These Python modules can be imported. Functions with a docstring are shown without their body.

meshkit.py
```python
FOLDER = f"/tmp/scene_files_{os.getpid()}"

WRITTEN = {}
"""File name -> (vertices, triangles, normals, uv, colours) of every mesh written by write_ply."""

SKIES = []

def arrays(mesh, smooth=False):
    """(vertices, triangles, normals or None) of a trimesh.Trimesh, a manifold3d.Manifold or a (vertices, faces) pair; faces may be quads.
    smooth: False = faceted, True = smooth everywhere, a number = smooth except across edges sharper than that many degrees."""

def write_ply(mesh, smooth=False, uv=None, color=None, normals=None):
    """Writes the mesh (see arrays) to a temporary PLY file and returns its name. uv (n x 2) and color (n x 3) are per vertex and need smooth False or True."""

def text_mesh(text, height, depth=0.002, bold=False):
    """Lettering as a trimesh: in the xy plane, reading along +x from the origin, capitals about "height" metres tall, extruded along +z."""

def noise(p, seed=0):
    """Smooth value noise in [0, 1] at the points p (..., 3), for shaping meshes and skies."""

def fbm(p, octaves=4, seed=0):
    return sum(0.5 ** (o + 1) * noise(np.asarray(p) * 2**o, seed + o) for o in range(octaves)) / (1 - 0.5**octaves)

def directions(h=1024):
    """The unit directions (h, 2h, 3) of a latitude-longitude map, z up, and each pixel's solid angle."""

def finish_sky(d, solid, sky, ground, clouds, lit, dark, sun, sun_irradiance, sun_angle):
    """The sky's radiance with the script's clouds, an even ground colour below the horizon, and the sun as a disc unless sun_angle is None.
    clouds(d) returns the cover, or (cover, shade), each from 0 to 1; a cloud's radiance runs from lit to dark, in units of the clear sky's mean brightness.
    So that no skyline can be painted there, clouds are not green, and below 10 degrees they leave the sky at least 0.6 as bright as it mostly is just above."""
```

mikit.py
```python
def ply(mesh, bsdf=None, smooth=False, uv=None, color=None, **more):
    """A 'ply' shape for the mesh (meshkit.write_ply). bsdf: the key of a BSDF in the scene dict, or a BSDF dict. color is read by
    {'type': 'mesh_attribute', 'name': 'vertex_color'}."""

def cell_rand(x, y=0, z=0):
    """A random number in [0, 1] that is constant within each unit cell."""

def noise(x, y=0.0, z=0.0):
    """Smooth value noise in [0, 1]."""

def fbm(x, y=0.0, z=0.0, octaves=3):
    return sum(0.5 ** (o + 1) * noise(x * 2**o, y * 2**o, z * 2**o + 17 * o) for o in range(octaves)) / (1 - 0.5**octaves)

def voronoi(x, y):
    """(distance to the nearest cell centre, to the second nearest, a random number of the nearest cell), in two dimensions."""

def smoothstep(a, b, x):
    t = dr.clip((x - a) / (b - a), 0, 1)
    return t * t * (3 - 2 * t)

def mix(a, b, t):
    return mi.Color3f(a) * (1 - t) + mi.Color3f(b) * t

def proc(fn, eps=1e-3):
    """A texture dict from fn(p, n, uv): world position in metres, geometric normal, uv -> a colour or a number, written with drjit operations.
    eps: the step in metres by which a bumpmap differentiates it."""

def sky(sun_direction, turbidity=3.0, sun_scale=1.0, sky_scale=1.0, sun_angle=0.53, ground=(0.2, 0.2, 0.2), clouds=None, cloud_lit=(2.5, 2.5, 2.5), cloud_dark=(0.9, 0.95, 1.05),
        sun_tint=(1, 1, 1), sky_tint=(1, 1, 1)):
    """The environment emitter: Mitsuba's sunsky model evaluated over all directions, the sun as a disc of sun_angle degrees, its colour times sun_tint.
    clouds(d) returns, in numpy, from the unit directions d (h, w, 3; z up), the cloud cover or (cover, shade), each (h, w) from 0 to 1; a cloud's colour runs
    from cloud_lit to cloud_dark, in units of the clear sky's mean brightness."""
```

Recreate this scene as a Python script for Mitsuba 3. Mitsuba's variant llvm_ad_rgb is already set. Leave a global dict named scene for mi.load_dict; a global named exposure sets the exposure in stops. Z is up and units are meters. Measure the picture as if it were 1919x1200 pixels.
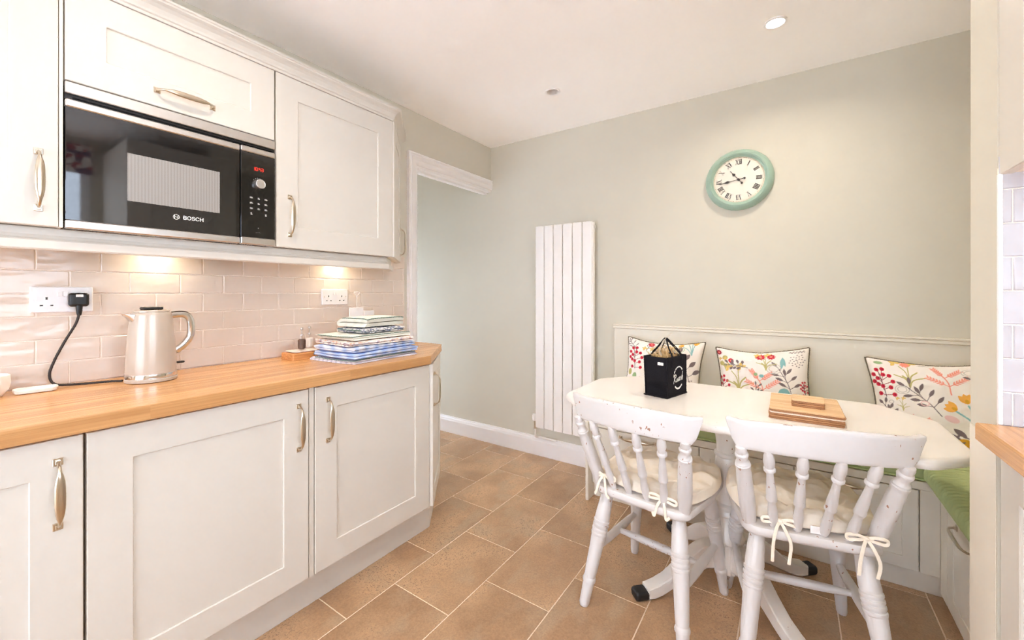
import math, random
import numpy as np
import trimesh, manifold3d
import drjit as dr
import mitsuba as mi
import mikit
from mikit import ply, proc, noise, fbm, cell_rand, smoothstep, mix
from meshkit import text_mesh, noise as nnoise, fbm as nfbm
from shapely.geometry import Polygon, box as sbox, Point, LineString
from shapely import affinity
from shapely.ops import unary_union

random.seed(7)
rng = np.random.default_rng(7)
T = mi.ScalarTransform4f
PI = math.pi
scene, labels = {}, {}

# ------------------------------------------------------------------ camera, sky, exposure
# world: far wall is y=0, left wall is x=0, floor z=0, room towards -y
YAW = 0.597
CAM = (2.0277, -2.6746, 1.2237)
scene['camera'] = {'type': 'perspective', 'fov': 2 * math.degrees(math.atan(959.5 / 769.5)), 'fov_axis': 'x',
                   'principal_point_offset_y': 0.0431, 'near_clip': 0.02, 'far_clip': 100.0,
                   'to_world': T().look_at(origin=list(CAM), target=[CAM[0] - math.sin(YAW), CAM[1] + math.cos(YAW), CAM[2]], up=[0, 0, 1])}
SKY = 7.6
scene['sky'] = {'type': 'constant', 'radiance': {'type': 'rgb', 'value': [0.80 * SKY, 0.93 * SKY, 1.12 * SKY]}}
LAMP = (1.0, 0.89, 0.75)
DOWN = 900.0          # radiance of a ceiling downlight's lamp
PUCK = 125.0          # radiance of an under-cupboard light
exposure = -0.20

# ------------------------------------------------------------------ small helpers
def lin(r, g, b):
    c = np.array([r, g, b]) / 255.0
    return [float(x) for x in np.where(c <= 0.04045, c / 12.92, ((c + 0.055) / 1.055) ** 2.4)]

def rgb(c):
    return {'type': 'rgb', 'value': list(c)}

def mat(name, color, rough=0.5, metallic=0.0, bump=None, bump_scale=0.001, spec=0.5, clear=0.0, sheen=0.0):
    base = proc(color) if callable(color) else (color if isinstance(color, dict) else rgb(color))
    b = {'type': 'principled', 'base_color': base, 'roughness': proc(rough) if callable(rough) else rough, 'metallic': metallic, 'specular': spec}
    if clear: b['clearcoat'] = clear; b['clearcoat_gloss'] = 0.95
    if sheen: b['sheen'] = sheen
    if bump is not None:
        b = {'type': 'bumpmap', 'arbitrary': proc(bump, 4e-4), 'scale': bump_scale, 'bsdf': b}
    scene[name] = {'type': 'twosided', 'bsdf': b}
    return name

def uniq(name):
    if not any(k == name or k.startswith(name + '__') for k in list(scene) + list(labels)): return name
    i = 1
    while any(k == f'{name}_{i:03d}' or k.startswith(f'{name}_{i:03d}__') for k in list(scene) + list(labels)): i += 1
    return f'{name}_{i:03d}'

_cnt = {}
def child(parent, name):
    k = f'{parent}__{name}'
    n = _cnt.get(k, 0); _cnt[k] = n + 1
    return k if n == 0 else f'{k}_{n:03d}'

def put(key, mesh, m, smooth=False, M=None, **more):
    s = ply(mesh, m, smooth=smooth, **more)
    if M is not None: s['to_world'] = T(np.asarray(M, float).tolist())
    scene[key] = s
    return key

def part(parent, name, mesh, m, smooth=False, M=None, label=None, **more):
    k = child(parent, name)
    put(k, mesh, m, smooth, M, **more)
    if label: labels[k] = {'label': label}
    return k

def thing(name, label, cat, group=None):
    k = uniq(name)
    labels[k] = {'label': label, 'category': cat}
    if group: labels[k]['group'] = group
    return k

def struct(key, label=None):
    labels[key] = {'kind': 'structure', **({'label': label} if label else {})}
    return key

def cat(*ms):
    V, Fs, n = [], [], 0
    for v, f in ms:
        V.append(np.asarray(v, float)); Fs.append(np.asarray(f, int) + n); n += len(v)
    return np.vstack(V), np.vstack(Fs)

def tm(m):
    return (np.asarray(m.vertices), np.asarray(m.faces))

def tri(f):
    f = np.asarray(f, int)
    return np.vstack([f[:, [0, 1, 2]], f[:, [0, 2, 3]]]) if f.shape[1] == 4 else f

def move(m, M):
    v = np.asarray(m[0]); M = np.asarray(M, float)
    return v @ M[:3, :3].T + M[:3, 3], m[1]

def frame(o, u, v):
    """4x4 whose local x, y, z go to u, v and u x v, with origin o."""
    u = np.asarray(u, float) / np.linalg.norm(u); v = np.asarray(v, float) / np.linalg.norm(v)
    M = np.eye(4); M[:3, 0], M[:3, 1], M[:3, 2], M[:3, 3] = u, v, np.cross(u, v), o
    return M

def rot_z(a, o=(0, 0, 0)):
    M = np.eye(4); c, s = math.cos(a), math.sin(a)
    M[:2, :2] = [[c, -s], [s, c]]; M[:3, 3] = o
    return M

def cbox(x0, x1, y0, y1, z0, z1, b=0.002):
    """A box with chamfered edges."""
    b = min(b, (x1 - x0) * .45, (y1 - y0) * .45, (z1 - z0) * .45)
    P = []
    for x, sx in ((x0, 1), (x1, -1)):
        for y, sy in ((y0, 1), (y1, -1)):
            for z, sz in ((z0, 1), (z1, -1)):
                P += [(x + sx * b, y + sy * b, z), (x + sx * b, y, z + sz * b), (x, y + sy * b, z + sz * b)]
    m = manifold3d.Manifold.hull_points(np.array(P)).to_mesh()
    return np.array(m.vert_properties[:, :3], float), np.array(m.tri_verts, int)

def rbox(x0, x1, y0, y1, z0, z1, r, n=16):
    s = manifold3d.Manifold.sphere(r, n)
    m = manifold3d.Manifold.batch_hull([s.translate((x, y, z)) for x in (x0 + r, x1 - r) for y in (y0 + r, y1 - r) for z in (z0 + r, z1 - r)]).to_mesh()
    return np.array(m.vert_properties[:, :3], float), np.array(m.tri_verts, int)

def pbox(x0, x1, y0, y1, z0, z1):
    v = np.array([[x, y, z] for x in (x0, x1) for y in (y0, y1) for z in (z0, z1)], float)
    return v, np.array([[0, 1, 3], [0, 3, 2], [4, 6, 7], [4, 7, 5], [0, 4, 5], [0, 5, 1], [2, 3, 7], [2, 7, 6], [0, 2, 6], [0, 6, 4], [1, 5, 7], [1, 7, 3]])

def rings(rs, close0=False, close1=True):
    """Rectangles (u0, u1, v0, v1, w) joined one after another; local u, v, w."""
    V, Fs = [], []
    for (a, b, c, d, w) in rs: V += [(a, c, w), (b, c, w), (b, d, w), (a, d, w)]
    for i in range(len(rs) - 1):
        for k in range(4):
            p, q = 4 * i + k, 4 * i + (k + 1) % 4
            Fs += [[p, q, q + 4], [p, q + 4, p + 4]]
    if close0: Fs += [[0, 2, 1], [0, 3, 2]]
    if close1:
        n = 4 * (len(rs) - 1); Fs += [[n, n + 1, n + 2], [n, n + 2, n + 3]]
    return np.array(V, float), np.array(Fs)

def grid(P, cu=False, cv=False):
    P = np.asarray(P, float); n, m = P.shape[:2]
    idx = np.arange(n * m).reshape(n, m)
    if cu: idx = np.vstack([idx, idx[:1]])
    if cv: idx = np.hstack([idx, idx[:, :1]])
    a, b, c, d = idx[:-1, :-1].ravel(), idx[1:, :-1].ravel(), idx[1:, 1:].ravel(), idx[:-1, 1:].ravel()
    return P.reshape(-1, 3), np.vstack([np.stack([a, b, c], 1), np.stack([a, c, d], 1)])

def lathe(prof, n=24, caps=True):
    prof = np.array(prof, float)
    a = np.arange(n) * 2 * PI / n
    P = np.stack([prof[:, :1] * np.cos(a), prof[:, :1] * np.sin(a), np.repeat(prof[:, 1:2], n, 1)], -1)
    v, f = grid(P.transpose(1, 0, 2), cu=True)
    if caps:
        k = len(v); m = len(prof)
        v = np.vstack([v, [[0, 0, prof[0, 1]], [0, 0, prof[-1, 1]]]])
        i = np.arange(n); j = (i + 1) % n
        f = np.vstack([f, np.stack([np.full(n, k), j * m, i * m], 1), np.stack([np.full(n, k + 1), i * m + m - 1, j * m + m - 1], 1)])
    return v, f

def tube(path, r, n=10, flat=None, up=None, closed=False):
    """A tube along path; r a number or one per point; flat: second radius (along the frame's second axis)."""
    path = np.asarray(path, float); k = len(path)
    r = np.broadcast_to(np.asarray(r, float), (k,)); r2 = r if flat is None else np.broadcast_to(np.asarray(flat, float), (k,))
    if closed: t = np.roll(path, -1, 0) - np.roll(path, 1, 0)
    else: t = np.gradient(path, axis=0)
    t /= np.linalg.norm(t, axis=1, keepdims=True) + 1e-12
    a = np.asarray(up if up is not None else ([0, 0, 1] if abs(t[0, 2]) < .9 else [1, 0, 0]), float)
    P = []
    ang = np.arange(n) * 2 * PI / n
    for i in range(k):
        x = a - t[i] * np.dot(a, t[i]); x /= np.linalg.norm(x) + 1e-12
        y = np.cross(t[i], x)
        if up is None: a = x
        P.append(path[i] + np.cos(ang)[:, None] * x * r[i] + np.sin(ang)[:, None] * y * r2[i])
    v, f = grid(np.array(P), cu=closed, cv=True)
    if not closed:
        i = np.arange(n); j = (i + 1) % n; b = (k - 1) * n; c = len(v)
        v = np.vstack([v, path[:1], path[-1:]])
        f = np.vstack([f, np.stack([np.full(n, c), i, j], 1), np.stack([np.full(n, c + 1), b + j, b + i], 1)])
    return v, f

def smooth_path(pts, n=40):
    """Catmull-Rom through the points."""
    p = np.asarray(pts, float); p = np.vstack([2 * p[0] - p[1], p, 2 * p[-1] - p[-2]])
    out = []
    segs = len(p) - 3
    for s in np.linspace(0, segs, n):
        i = min(int(s), segs - 1); t = s - i
        a, b, c, d = p[i:i + 4]
        out.append(.5 * (2 * b + (c - a) * t + (2 * a - 5 * b + 4 * c - d) * t * t + (3 * b - a - 3 * c + d) * t ** 3))
    return np.array(out)

def loft(outline, steps, cap=True):
    """Outline (n x 2, counterclockwise) offset inwards by step[0] at height step[1]; fan caps."""
    o = np.asarray(outline, float); n = len(o)
    t = np.roll(o, -1, 0) - np.roll(o, 1, 0); t /= np.linalg.norm(t, axis=1, keepdims=True)
    inn = np.stack([-t[:, 1], t[:, 0]], 1)
    P = np.array([np.column_stack([o + inn * s, np.full(n, z)]) for s, z in steps])
    v, f = grid(P, cv=True); f = f[:, ::-1]
    if cap:
        k = len(v); i = np.arange(n); j = (i + 1) % n; b = (len(steps) - 1) * n
        v = np.vstack([v, [[*o.mean(0), steps[0][1]], [*o.mean(0), steps[-1][1]]]])
        f = np.vstack([f, np.stack([np.full(n, k), j, i], 1), np.stack([np.full(n, k + 1), b + i, b + j], 1)])
    return v, f

def round_poly(pts, r, n=6):
    """Corner-rounded polygon, counterclockwise."""
    p = Polygon(pts).buffer(-r, join_style=2).buffer(r, quad_segs=n)
    c = np.array(p.exterior.coords)[:-1]
    return c if p.exterior.is_ccw else c[::-1]

def rrect(w, d, r, n=6):
    return round_poly([(-w / 2, -d / 2), (w / 2, -d / 2), (w / 2, d / 2), (-w / 2, d / 2)], r, n)

def extr(poly, h):
    gs = getattr(poly, 'geoms', [poly])
    return cat(*[tm(trimesh.creation.extrude_polygon(g, h, engine='earcut')) for g in gs if g.area > 1e-9])

def miter(path, prof):
    """Profile (out, z) swept along an open xy path; out goes to the path's right."""
    p = np.asarray(path, float); P = []
    d = np.diff(p, axis=0); d /= np.linalg.norm(d, axis=1, keepdims=True)
    nr = np.stack([d[:, 1], -d[:, 0]], 1)
    for i in range(len(p)):
        if i == 0: m = nr[0]
        elif i == len(p) - 1: m = nr[-1]
        else:
            m = nr[i - 1] + nr[i]; m = m / np.dot(m, nr[i])
        P.append([(*(p[i] + m * o), z) for o, z in prof])
    v, f = grid(np.array(P), cv=True)
    k = len(prof); c = len(v); i = np.arange(k); j = (i + 1) % k
    v = np.vstack([v, v[:k].mean(0), v[-0 - k:].mean(0)])
    b = (len(p) - 1) * k
    f = np.vstack([f, np.stack([np.full(k, c), i, j], 1), np.stack([np.full(k, c + 1), b + j, b + i], 1)])
    return v, f

def mf(m):
    return manifold3d.Manifold(manifold3d.Mesh(np.asarray(m[0], np.float32), np.asarray(m[1], np.uint32)))

# ------------------------------------------------------------------ materials
def tint(base, amt, sx, sy, sz):
    def fn(p, n, uv):
        k = fbm(p.x * sx, p.y * sy, p.z * sz, 3) - 0.5
        return mi.Color3f(base) * (1 + amt * k)
    return fn

WALL = mat('wall_paint', lin(208, 203, 189), 0.6, spec=0.3)
CEIL = mat('ceiling_paint', lin(251, 248, 245), 0.9, spec=0.1)
TRIM = mat('white_gloss', lin(244, 242, 243), 0.3)
CREAM = mat('cream_door_paint', tint(lin(209, 204, 195), .02, 8, 8, 2), 0.42)
CREAM2 = mat('cream_bench_paint', tint(lin(226, 220, 207), .03, 6, 6, 6), 0.5)
CARC = mat('carcass_cream', lin(225, 217, 203), 0.6)
TILEC = mat('cream_glazed_tile', tint(lin(227, 213, 200), .05, 9, 9, 30), 0.14,
            bump=lambda p, n, uv: fbm(p.x * 14, p.y * 14, p.z * 38, 2), bump_scale=0.0035)
TILEW = mat('white_glazed_tile', tint(lin(192, 191, 196), .03, 9, 9, 30), 0.2,
            bump=lambda p, n, uv: fbm(p.x * 14, p.y * 14, p.z * 38, 2), bump_scale=0.004)
GROUT = mat('tile_grout', lin(246, 236, 224), 0.9, spec=0.1)
FGROUT = mat('floor_grout', lin(222, 200, 176), 0.8, spec=0.2)

def floor_col(p, n, uv):
    col = dr.floor((p.x - 0.65) / 0.305)
    row = dr.floor((p.y + 0.38 + 0.2285 * (col - 2 * dr.floor(col * .5) - 1)) / 0.457)
    r1, r2 = cell_rand(col, row, 3), cell_rand(col, row, 5)
    big = fbm(p.x * 5 + r1 * 30, p.y * 5 + r2 * 30, 0, 3)
    vein = fbm(p.x * 16 + 20 * r1, p.y * 9, r2 * 9, 3)
    fine = noise(p.x * 190, p.y * 190, 1) * .6 + noise(p.x * 420, p.y * 420, 4) * .4
    c = mix(lin(166, 131, 99), lin(190, 154, 119), smoothstep(.28, .72, big))
    c = mix(c, mi.Color3f(lin(176, 150, 122)), smoothstep(.45, .8, vein) * .7)
    c = c * (0.88 + 0.16 * r1) * (0.86 + 0.28 * fine)
    speck = smoothstep(.62, .78, fbm(p.x * 230 + 9, p.y * 230, 2, 2)) * smoothstep(.4, .7, big)
    return mix(c, mi.Color3f(lin(92, 70, 52)), speck * .45)
FTILE = mat('brown_stone_floor', floor_col, 0.42, spec=0.4)

def oak_col(p, n, uv):
    stave = dr.floor(p.x / 0.041)
    seg = dr.floor((p.y + 7 * cell_rand(stave, 1, 1)) / 0.62)
    r = cell_rand(stave, seg, 2)
    g = fbm(p.x * 260 + r * 40, p.y * 5.0 + r * 17, p.z * 260, 3)
    g2 = noise(p.x * 60 + r * 9, p.y * 2.2, p.z * 60)
    c = mix(lin(182, 131, 81), lin(204, 156, 104), smoothstep(.2, .85, .55 * g + .45 * g2))
    return c * (0.94 + 0.10 * r)
OAK = mat('oak_worktop', oak_col, 0.28, clear=0.25)
def wood_fn(a, b, sx, sy, sz):
    def fn(p, n, uv):
        g = fbm(p.x * sx, p.y * sy, p.z * sz, 3)
        return mix(a, b, smoothstep(.25, .75, g))
    return fn
BLOCK = mat('oak_block', wood_fn(lin(190, 124, 66), lin(214, 152, 92), 160, 8, 160), 0.4)
MAT_W = mat('bamboo_mat', wood_fn(lin(212, 172, 128), lin(228, 192, 150), 6, 90, 400), 0.5)
MAT_E = mat('bamboo_mat_edge', wood_fn(lin(170, 122, 84), lin(200, 152, 108), 30, 30, 500), 0.6)
MAT_D = mat('bamboo_mat_darker', wood_fn(lin(152, 106, 72), lin(184, 136, 96), 30, 30, 500), 0.6)
MAT_P = mat('pale_mat', wood_fn(lin(228, 206, 190), lin(240, 222, 206), 6, 90, 400), 0.5)
NICKEL = mat('satin_nickel', lin(205, 192, 172), 0.22, 1.0)
STEEL = mat('brushed_steel', lin(214, 210, 206), 0.32, 1.0, bump=lambda p, n, uv: noise(p.x * 40, p.y * 4, p.z * 1500), bump_scale=0.00006)
CHROME = mat('chrome', lin(228, 226, 224), 0.06, 1.0)
BLACKG = mat('black_glass', lin(9, 9, 10), 0.02, spec=1.0)
BLACKP = mat('black_plastic', lin(22, 21, 21), 0.4)
ICON = mat('grey_print', lin(190, 188, 186), 0.5)
PEARL = mat('pearl_kettle', lin(190, 176, 162), 0.24, 0.12, clear=0.6)
WPLAS = mat('white_plastic', lin(240, 239, 240), 0.25)
CERAM = mat('white_ceramic', lin(246, 242, 236), 0.15)
RADW = mat('radiator_enamel', lin(246, 243, 241), 0.3)
def chip(base, th):
    def fn(p, n, uv):
        m = smoothstep(th, th + .025, fbm(p.x * 105, p.y * 105, p.z * 60, 3)) * smoothstep(.56, .62, noise(p.x * 11 + 3, p.y * 11, p.z * 9 + 5))
        sm = smoothstep(.5, .9, fbm(p.x * 7, p.y * 7, p.z * 5, 2))
        return mix(mi.Color3f(base) * (1 - .05 * sm), mi.Color3f(lin(150, 98, 66)), m * .85)
    return fn
CHAIRW = mat('chipped_white_paint', chip(lin(212, 209, 208), .735), 0.38)
TABLEW = mat('table_white_paint', chip(lin(234, 230, 225), .80), 0.28)
PADC = mat('cream_fleece', tint(lin(240, 230, 214), .08, 30, 30, 30), 0.9, spec=0.1, sheen=0.4,
           bump=lambda p, n, uv: fbm(p.x * 90, p.y * 90, p.z * 90, 2), bump_scale=0.004)
RIBBON = mat('cream_ribbon', lin(238, 228, 212), 0.8, spec=0.1)
GREEN = mat('sage_green_cloth', tint(lin(176, 188, 136), .06, 40, 40, 40), 0.85, spec=0.1, sheen=0.3)
BAG = mat('black_jute', lambda p, n, uv: mi.Color3f(lin(30, 28, 32)) * (0.75 + .5 * noise(p.x * 500, p.y * 500, p.z * 700)), 0.85, spec=0.15,
          bump=lambda p, n, uv: noise(p.x * 450, p.y * 450, p.z * 700), bump_scale=0.0006)
WPRINT = mat('white_print', lin(240, 238, 236), 0.7)
STRAW = mat('straw', lin(222, 192, 140), 0.8)
CLOCKG = mat('clock_green_enamel', tint(lin(152, 178, 162), .10, 30, 30, 30), 0.25)
CLOCKF = mat('clock_face', lambda p, n, uv: mix(lin(230, 223, 211), lin(206, 184, 138), smoothstep(.105, .145, dr.sqrt(dr.square(p.x - 1.781) + dr.square(p.z - 1.8645))) * (.4 + .5 * noise(p.x * 25, 0, p.z * 25))), 0.5)
INK = mat('clock_ink', lin(52, 46, 42), 0.6)
CORDM = mat('cord_black', lin(40, 32, 28), 0.5)
BLUEBLACK = mat('foot_black', lin(24, 22, 22), 0.5)
scene['clear_glass'] = {'type': 'thindielectric', 'int_ior': 1.5}
PEPPER = mat('peppercorns', tint(lin(84, 60, 46), .8, 300, 300, 300), 0.7)
SALT = mat('salt', tint(lin(240, 234, 228), .1, 300, 300, 300), 0.8)
CLOUDP = mat('pvc_frame', lin(240, 240, 240), 0.35)

# ------------------------------------------------------------------ the setting
XR, YB, H = 3.05, -4.8, 2.4
put(struct('floor'), pbox(-1.75, XR + .1, YB - .1, .1, -.12, -.0012), FGROUT)
# floor tiles, each a piece
tw, tl, gr = 0.305, 0.457, 0.0050
keep = sbox(-1.7, YB, XR, 0)
solid = [sbox(-.1, YB, 0, -.815), sbox(-1.75, YB, -.1, -1.2)]
for i in range(-8, 9):
    x0 = .65 + tw * i
    off = -.38 if (i % 2) else -.61
    for j in range(-10, 3):
        y0 = off + tl * j
        a, b, c, d = max(x0, -1.7), min(x0 + tw, XR), max(y0, YB), min(y0 + tl, 0)
        if b - a < .03 or d - c < .03: continue
        if b <= 0.02 and c < -1.2: continue
        if a < 0 and d < -1.2: continue
        if d < -3.9 or (a > 2.5 and d < -1.3): continue
        if a > 2.56: continue
        if b <= .46 and d <= -1.1: continue
        h = gr / 2
        put(child('floor', 'floor_tile'), rings([(a + h, b - h, c + h, d - h, -.003), (a + h, b - h, c + h, d - h, -.0005), (a + h + .0012, b - h - .0012, c + h + .0012, d - h - .0012, 0)]), FTILE)

# ceiling with round holes for the downlights
SPOTS = [(1.971, -.551, 1), (.873, -.551, 0), (.873, -2.20, 1), (1.971, -2.20, 1), (1.40, -4.0, 1)]
cp = sbox(-1.75, YB - .1, XR + .1, .1)
for (x, y, on) in SPOTS: cp = cp.difference(Point(x, y).buffer(.036, quad_segs=8))
v, f = extr(cp, .1); v[:, 2] += H
put(struct('ceiling'), (v, f), CEIL)
put(struct('wall_far'), pbox(-1.75, XR + .1, 0, .1, 0, H), WALL)
# left wall with the door opening (profile in y, z)
wl = Polygon([(YB, 0), (-.815, 0), (-.815, 2.06), (.0, 2.06), (.0, H), (YB, H)])
v, f = extr(wl, .1)
put(struct('wall_left'), move((v, f), frame((-.1, 0, 0), (0, 1, 0), (0, 0, 1))), WALL)
# right wall with the kitchen window
WY0, WY1, WZ0, WZ1 = -3.60, -1.88, 1.02, 2.30
wr = sbox(YB, 0, 0, H).difference(sbox(WY0, WZ0, WY1, WZ1))
put(struct('wall_right'), move(extr(wr, .1), frame((XR, 0, 0), (0, 1, 0), (0, 0, 1))), WALL)
# back wall with glazed garden doors
DX0, DX1, DZ = .35, 2.55, 2.08
wb = sbox(-.1, 0, XR + .1, H).difference(sbox(DX0, -.01, DX1, DZ))
put(struct('wall_back'), move(extr(wb, .1), frame((0, YB, 0), (1, 0, 0), (0, 0, 1))), WALL)
put(struct('wall_hall_near'), pbox(-1.75, -.1, -1.3, -1.2, 0, H), WALL)
he = sbox(-1.2, 0, .0, H).difference(sbox(-1.12, .10, -.12, 1.60))
put(struct('wall_hall_end'), move(extr(he, .08), frame((-1.75, 0, 0), (0, 1, 0), (0, 0, 1))), WALL)
# windows: frames and panes
def window(key, M, w, h, nx, fr=.055, dep=.06):
    struct(key)
    fm = [cbox(0, w, 0, fr, 0, dep, .003), cbox(0, w, h - fr, h, 0, dep, .003)]
    for k in range(nx + 1):
        c = fr / 2 + (w - fr) * k / nx
        fm.append(cbox(c - fr / 2, c + fr / 2, fr, h - fr, 0, dep, .003))
    put(key + '__frame', move(cat(*fm), M), CLOUDP)
    for k in range(nx):
        a, b = fr + (w - fr) * k / nx, (w - fr) * (k + 1) / nx
        put(child(key, 'pane'), move((np.array([[a, fr, dep / 2], [b, fr, dep / 2], [b, h - fr, dep / 2], [a, h - fr, dep / 2]], float), np.array([[0, 1, 2], [0, 2, 3]])), M), 'clear_glass')
window('window_1', frame((XR + .02, WY0, WZ0), (0, 1, 0), (0, 0, 1)), WY1 - WY0, WZ1 - WZ0, 2)
window('door_1', frame((DX0, YB - .02, 0), (1, 0, 0), (0, 0, 1)), DX1 - DX0, DZ, 3, .08)
window('window_2', frame((-1.72, -1.12, .10), (0, 1, 0), (0, 0, 1)), 1.0, 1.50, 2)
# nib wall between the kitchen run and the dining nook
NX, NY0, NY1 = 2.409, -1.305, -1.14
put(struct('wall_nib'), pbox(NX, XR, NY0, NY1, 0, H), WALL)

# skirting boards and the door architrave
sk = [(0, 0), (.018, 0), (.018, .105), (.015, .112), (.013, .122), (.008, .130), (.006, .14), (0, .14)]
put(struct('baseboard_far'), miter([(-1.67, 0), (1.024, 0)], sk), TRIM)
put(struct('baseboard_hall'), miter([(-.1, -1.2), (-1.67, -1.2)], sk), TRIM)
arch = [(0, 0), (.010, 0), (.014, .012), (.014, .030), (.018, .036), (.020, .050), (.016, .058), (.020, .066), (.020, .074), (0, .074)]
# jamb architrave: its profile runs from the opening (0) outwards
def arch_path(pts):
    """Architrave swept in the yz plane of the left wall: pts (y, z); thickness towards +x."""
    p = np.asarray(pts, float); P = []
    d = np.diff(p, axis=0); d /= np.linalg.norm(d, axis=1, keepdims=True)
    nl = np.stack([-d[:, 1], d[:, 0]], 1)
    for i in range(len(p)):
        m = nl[0] if i == 0 else nl[-1]
        if 0 < i < len(p) - 1:
            m = nl[i - 1] + nl[i]; m = m / np.dot(m, nl[i])
        P.append([(t, *(p[i] + m * o)) for t, o in arch])
    v, f = grid(np.array(P), cv=True)
    k = len(arch); c = len(v); i = np.arange(k); j = (i + 1) % k; b = (len(p) - 1) * k
    v = np.vstack([v, v[:k].mean(0), v[b:b + k].mean(0)])
    return v, np.vstack([f, np.stack([np.full(k, c), i, j], 1), np.stack([np.full(k, c + 1), b + j, b + i], 1)])
put(struct('trim_1'), arch_path([(-.811, 0), (-.811, 2.056), (.0, 2.056)]), TRIM)
put(struct('trim_2'), cat(cbox(-.11, .0, -.815, -.795, 0, 2.04, .001), cbox(-.11, .0, -.815, 0, 2.04, 2.06, .001), cbox(-.075, -.04, -.795, -.783, 0, 2.04, .001), cbox(-.075, -.04, -.795, 0, 2.028, 2.04, .001)), TRIM)

# wall tiles behind the worktop
def tile_wall(key, M, u0, u1, v0, rows, tw, th, off0, m, vmax=9):
    g = .0022
    for r in range(rows):
        a0 = off0 + (tw / 2 if r % 2 else 0)
        k0 = math.floor((u0 - a0) / tw)
        for k in range(k0, k0 + int((u1 - u0) / tw) + 3):
            a, b = max(a0 + k * tw, u0), min(a0 + (k + 1) * tw, u1)
            if b - a < .012: continue
            c, d = v0 + r * th, min(v0 + (r + 1) * th, vmax)
            h = g / 2
            w = .0075 + rng.uniform(-.0004, .0004)
            tx, ty = rng.uniform(-.0005, .0005, 2)
            v, f = rings([(a + h, b - h, c + h, d - h, .003), (a + h, b - h, c + h, d - h, w - .0016), (a + h + .002, b - h - .002, c + h + .002, d - h - .002, w)])
            v[-4:, 2] += np.array([-tx - ty, tx - ty, tx + ty, -tx + ty])
            put(child(key, 'tile'), move((v, f), M), m)
put('wall_left__grout', pbox(0, .0045, -3.02, -.909, .90, 1.449), GROUT)
tile_wall('wall_left', frame((0, 0, 0), (0, 1, 0), (0, 0, 1)), -3.02, -.909, .915, 7, .152, .0762, -2.215, TILEC)
put('wall_nib__grout', pbox(NX, XR, NY0 - .0045, NY0, .9, 1.50), GROUT)
tile_wall('wall_nib', frame((0, NY0, 0), (1, 0, 0), (0, 0, 1)) , NX, XR, .928, 8, .152, .0748, 2.43, TILEW)
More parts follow.
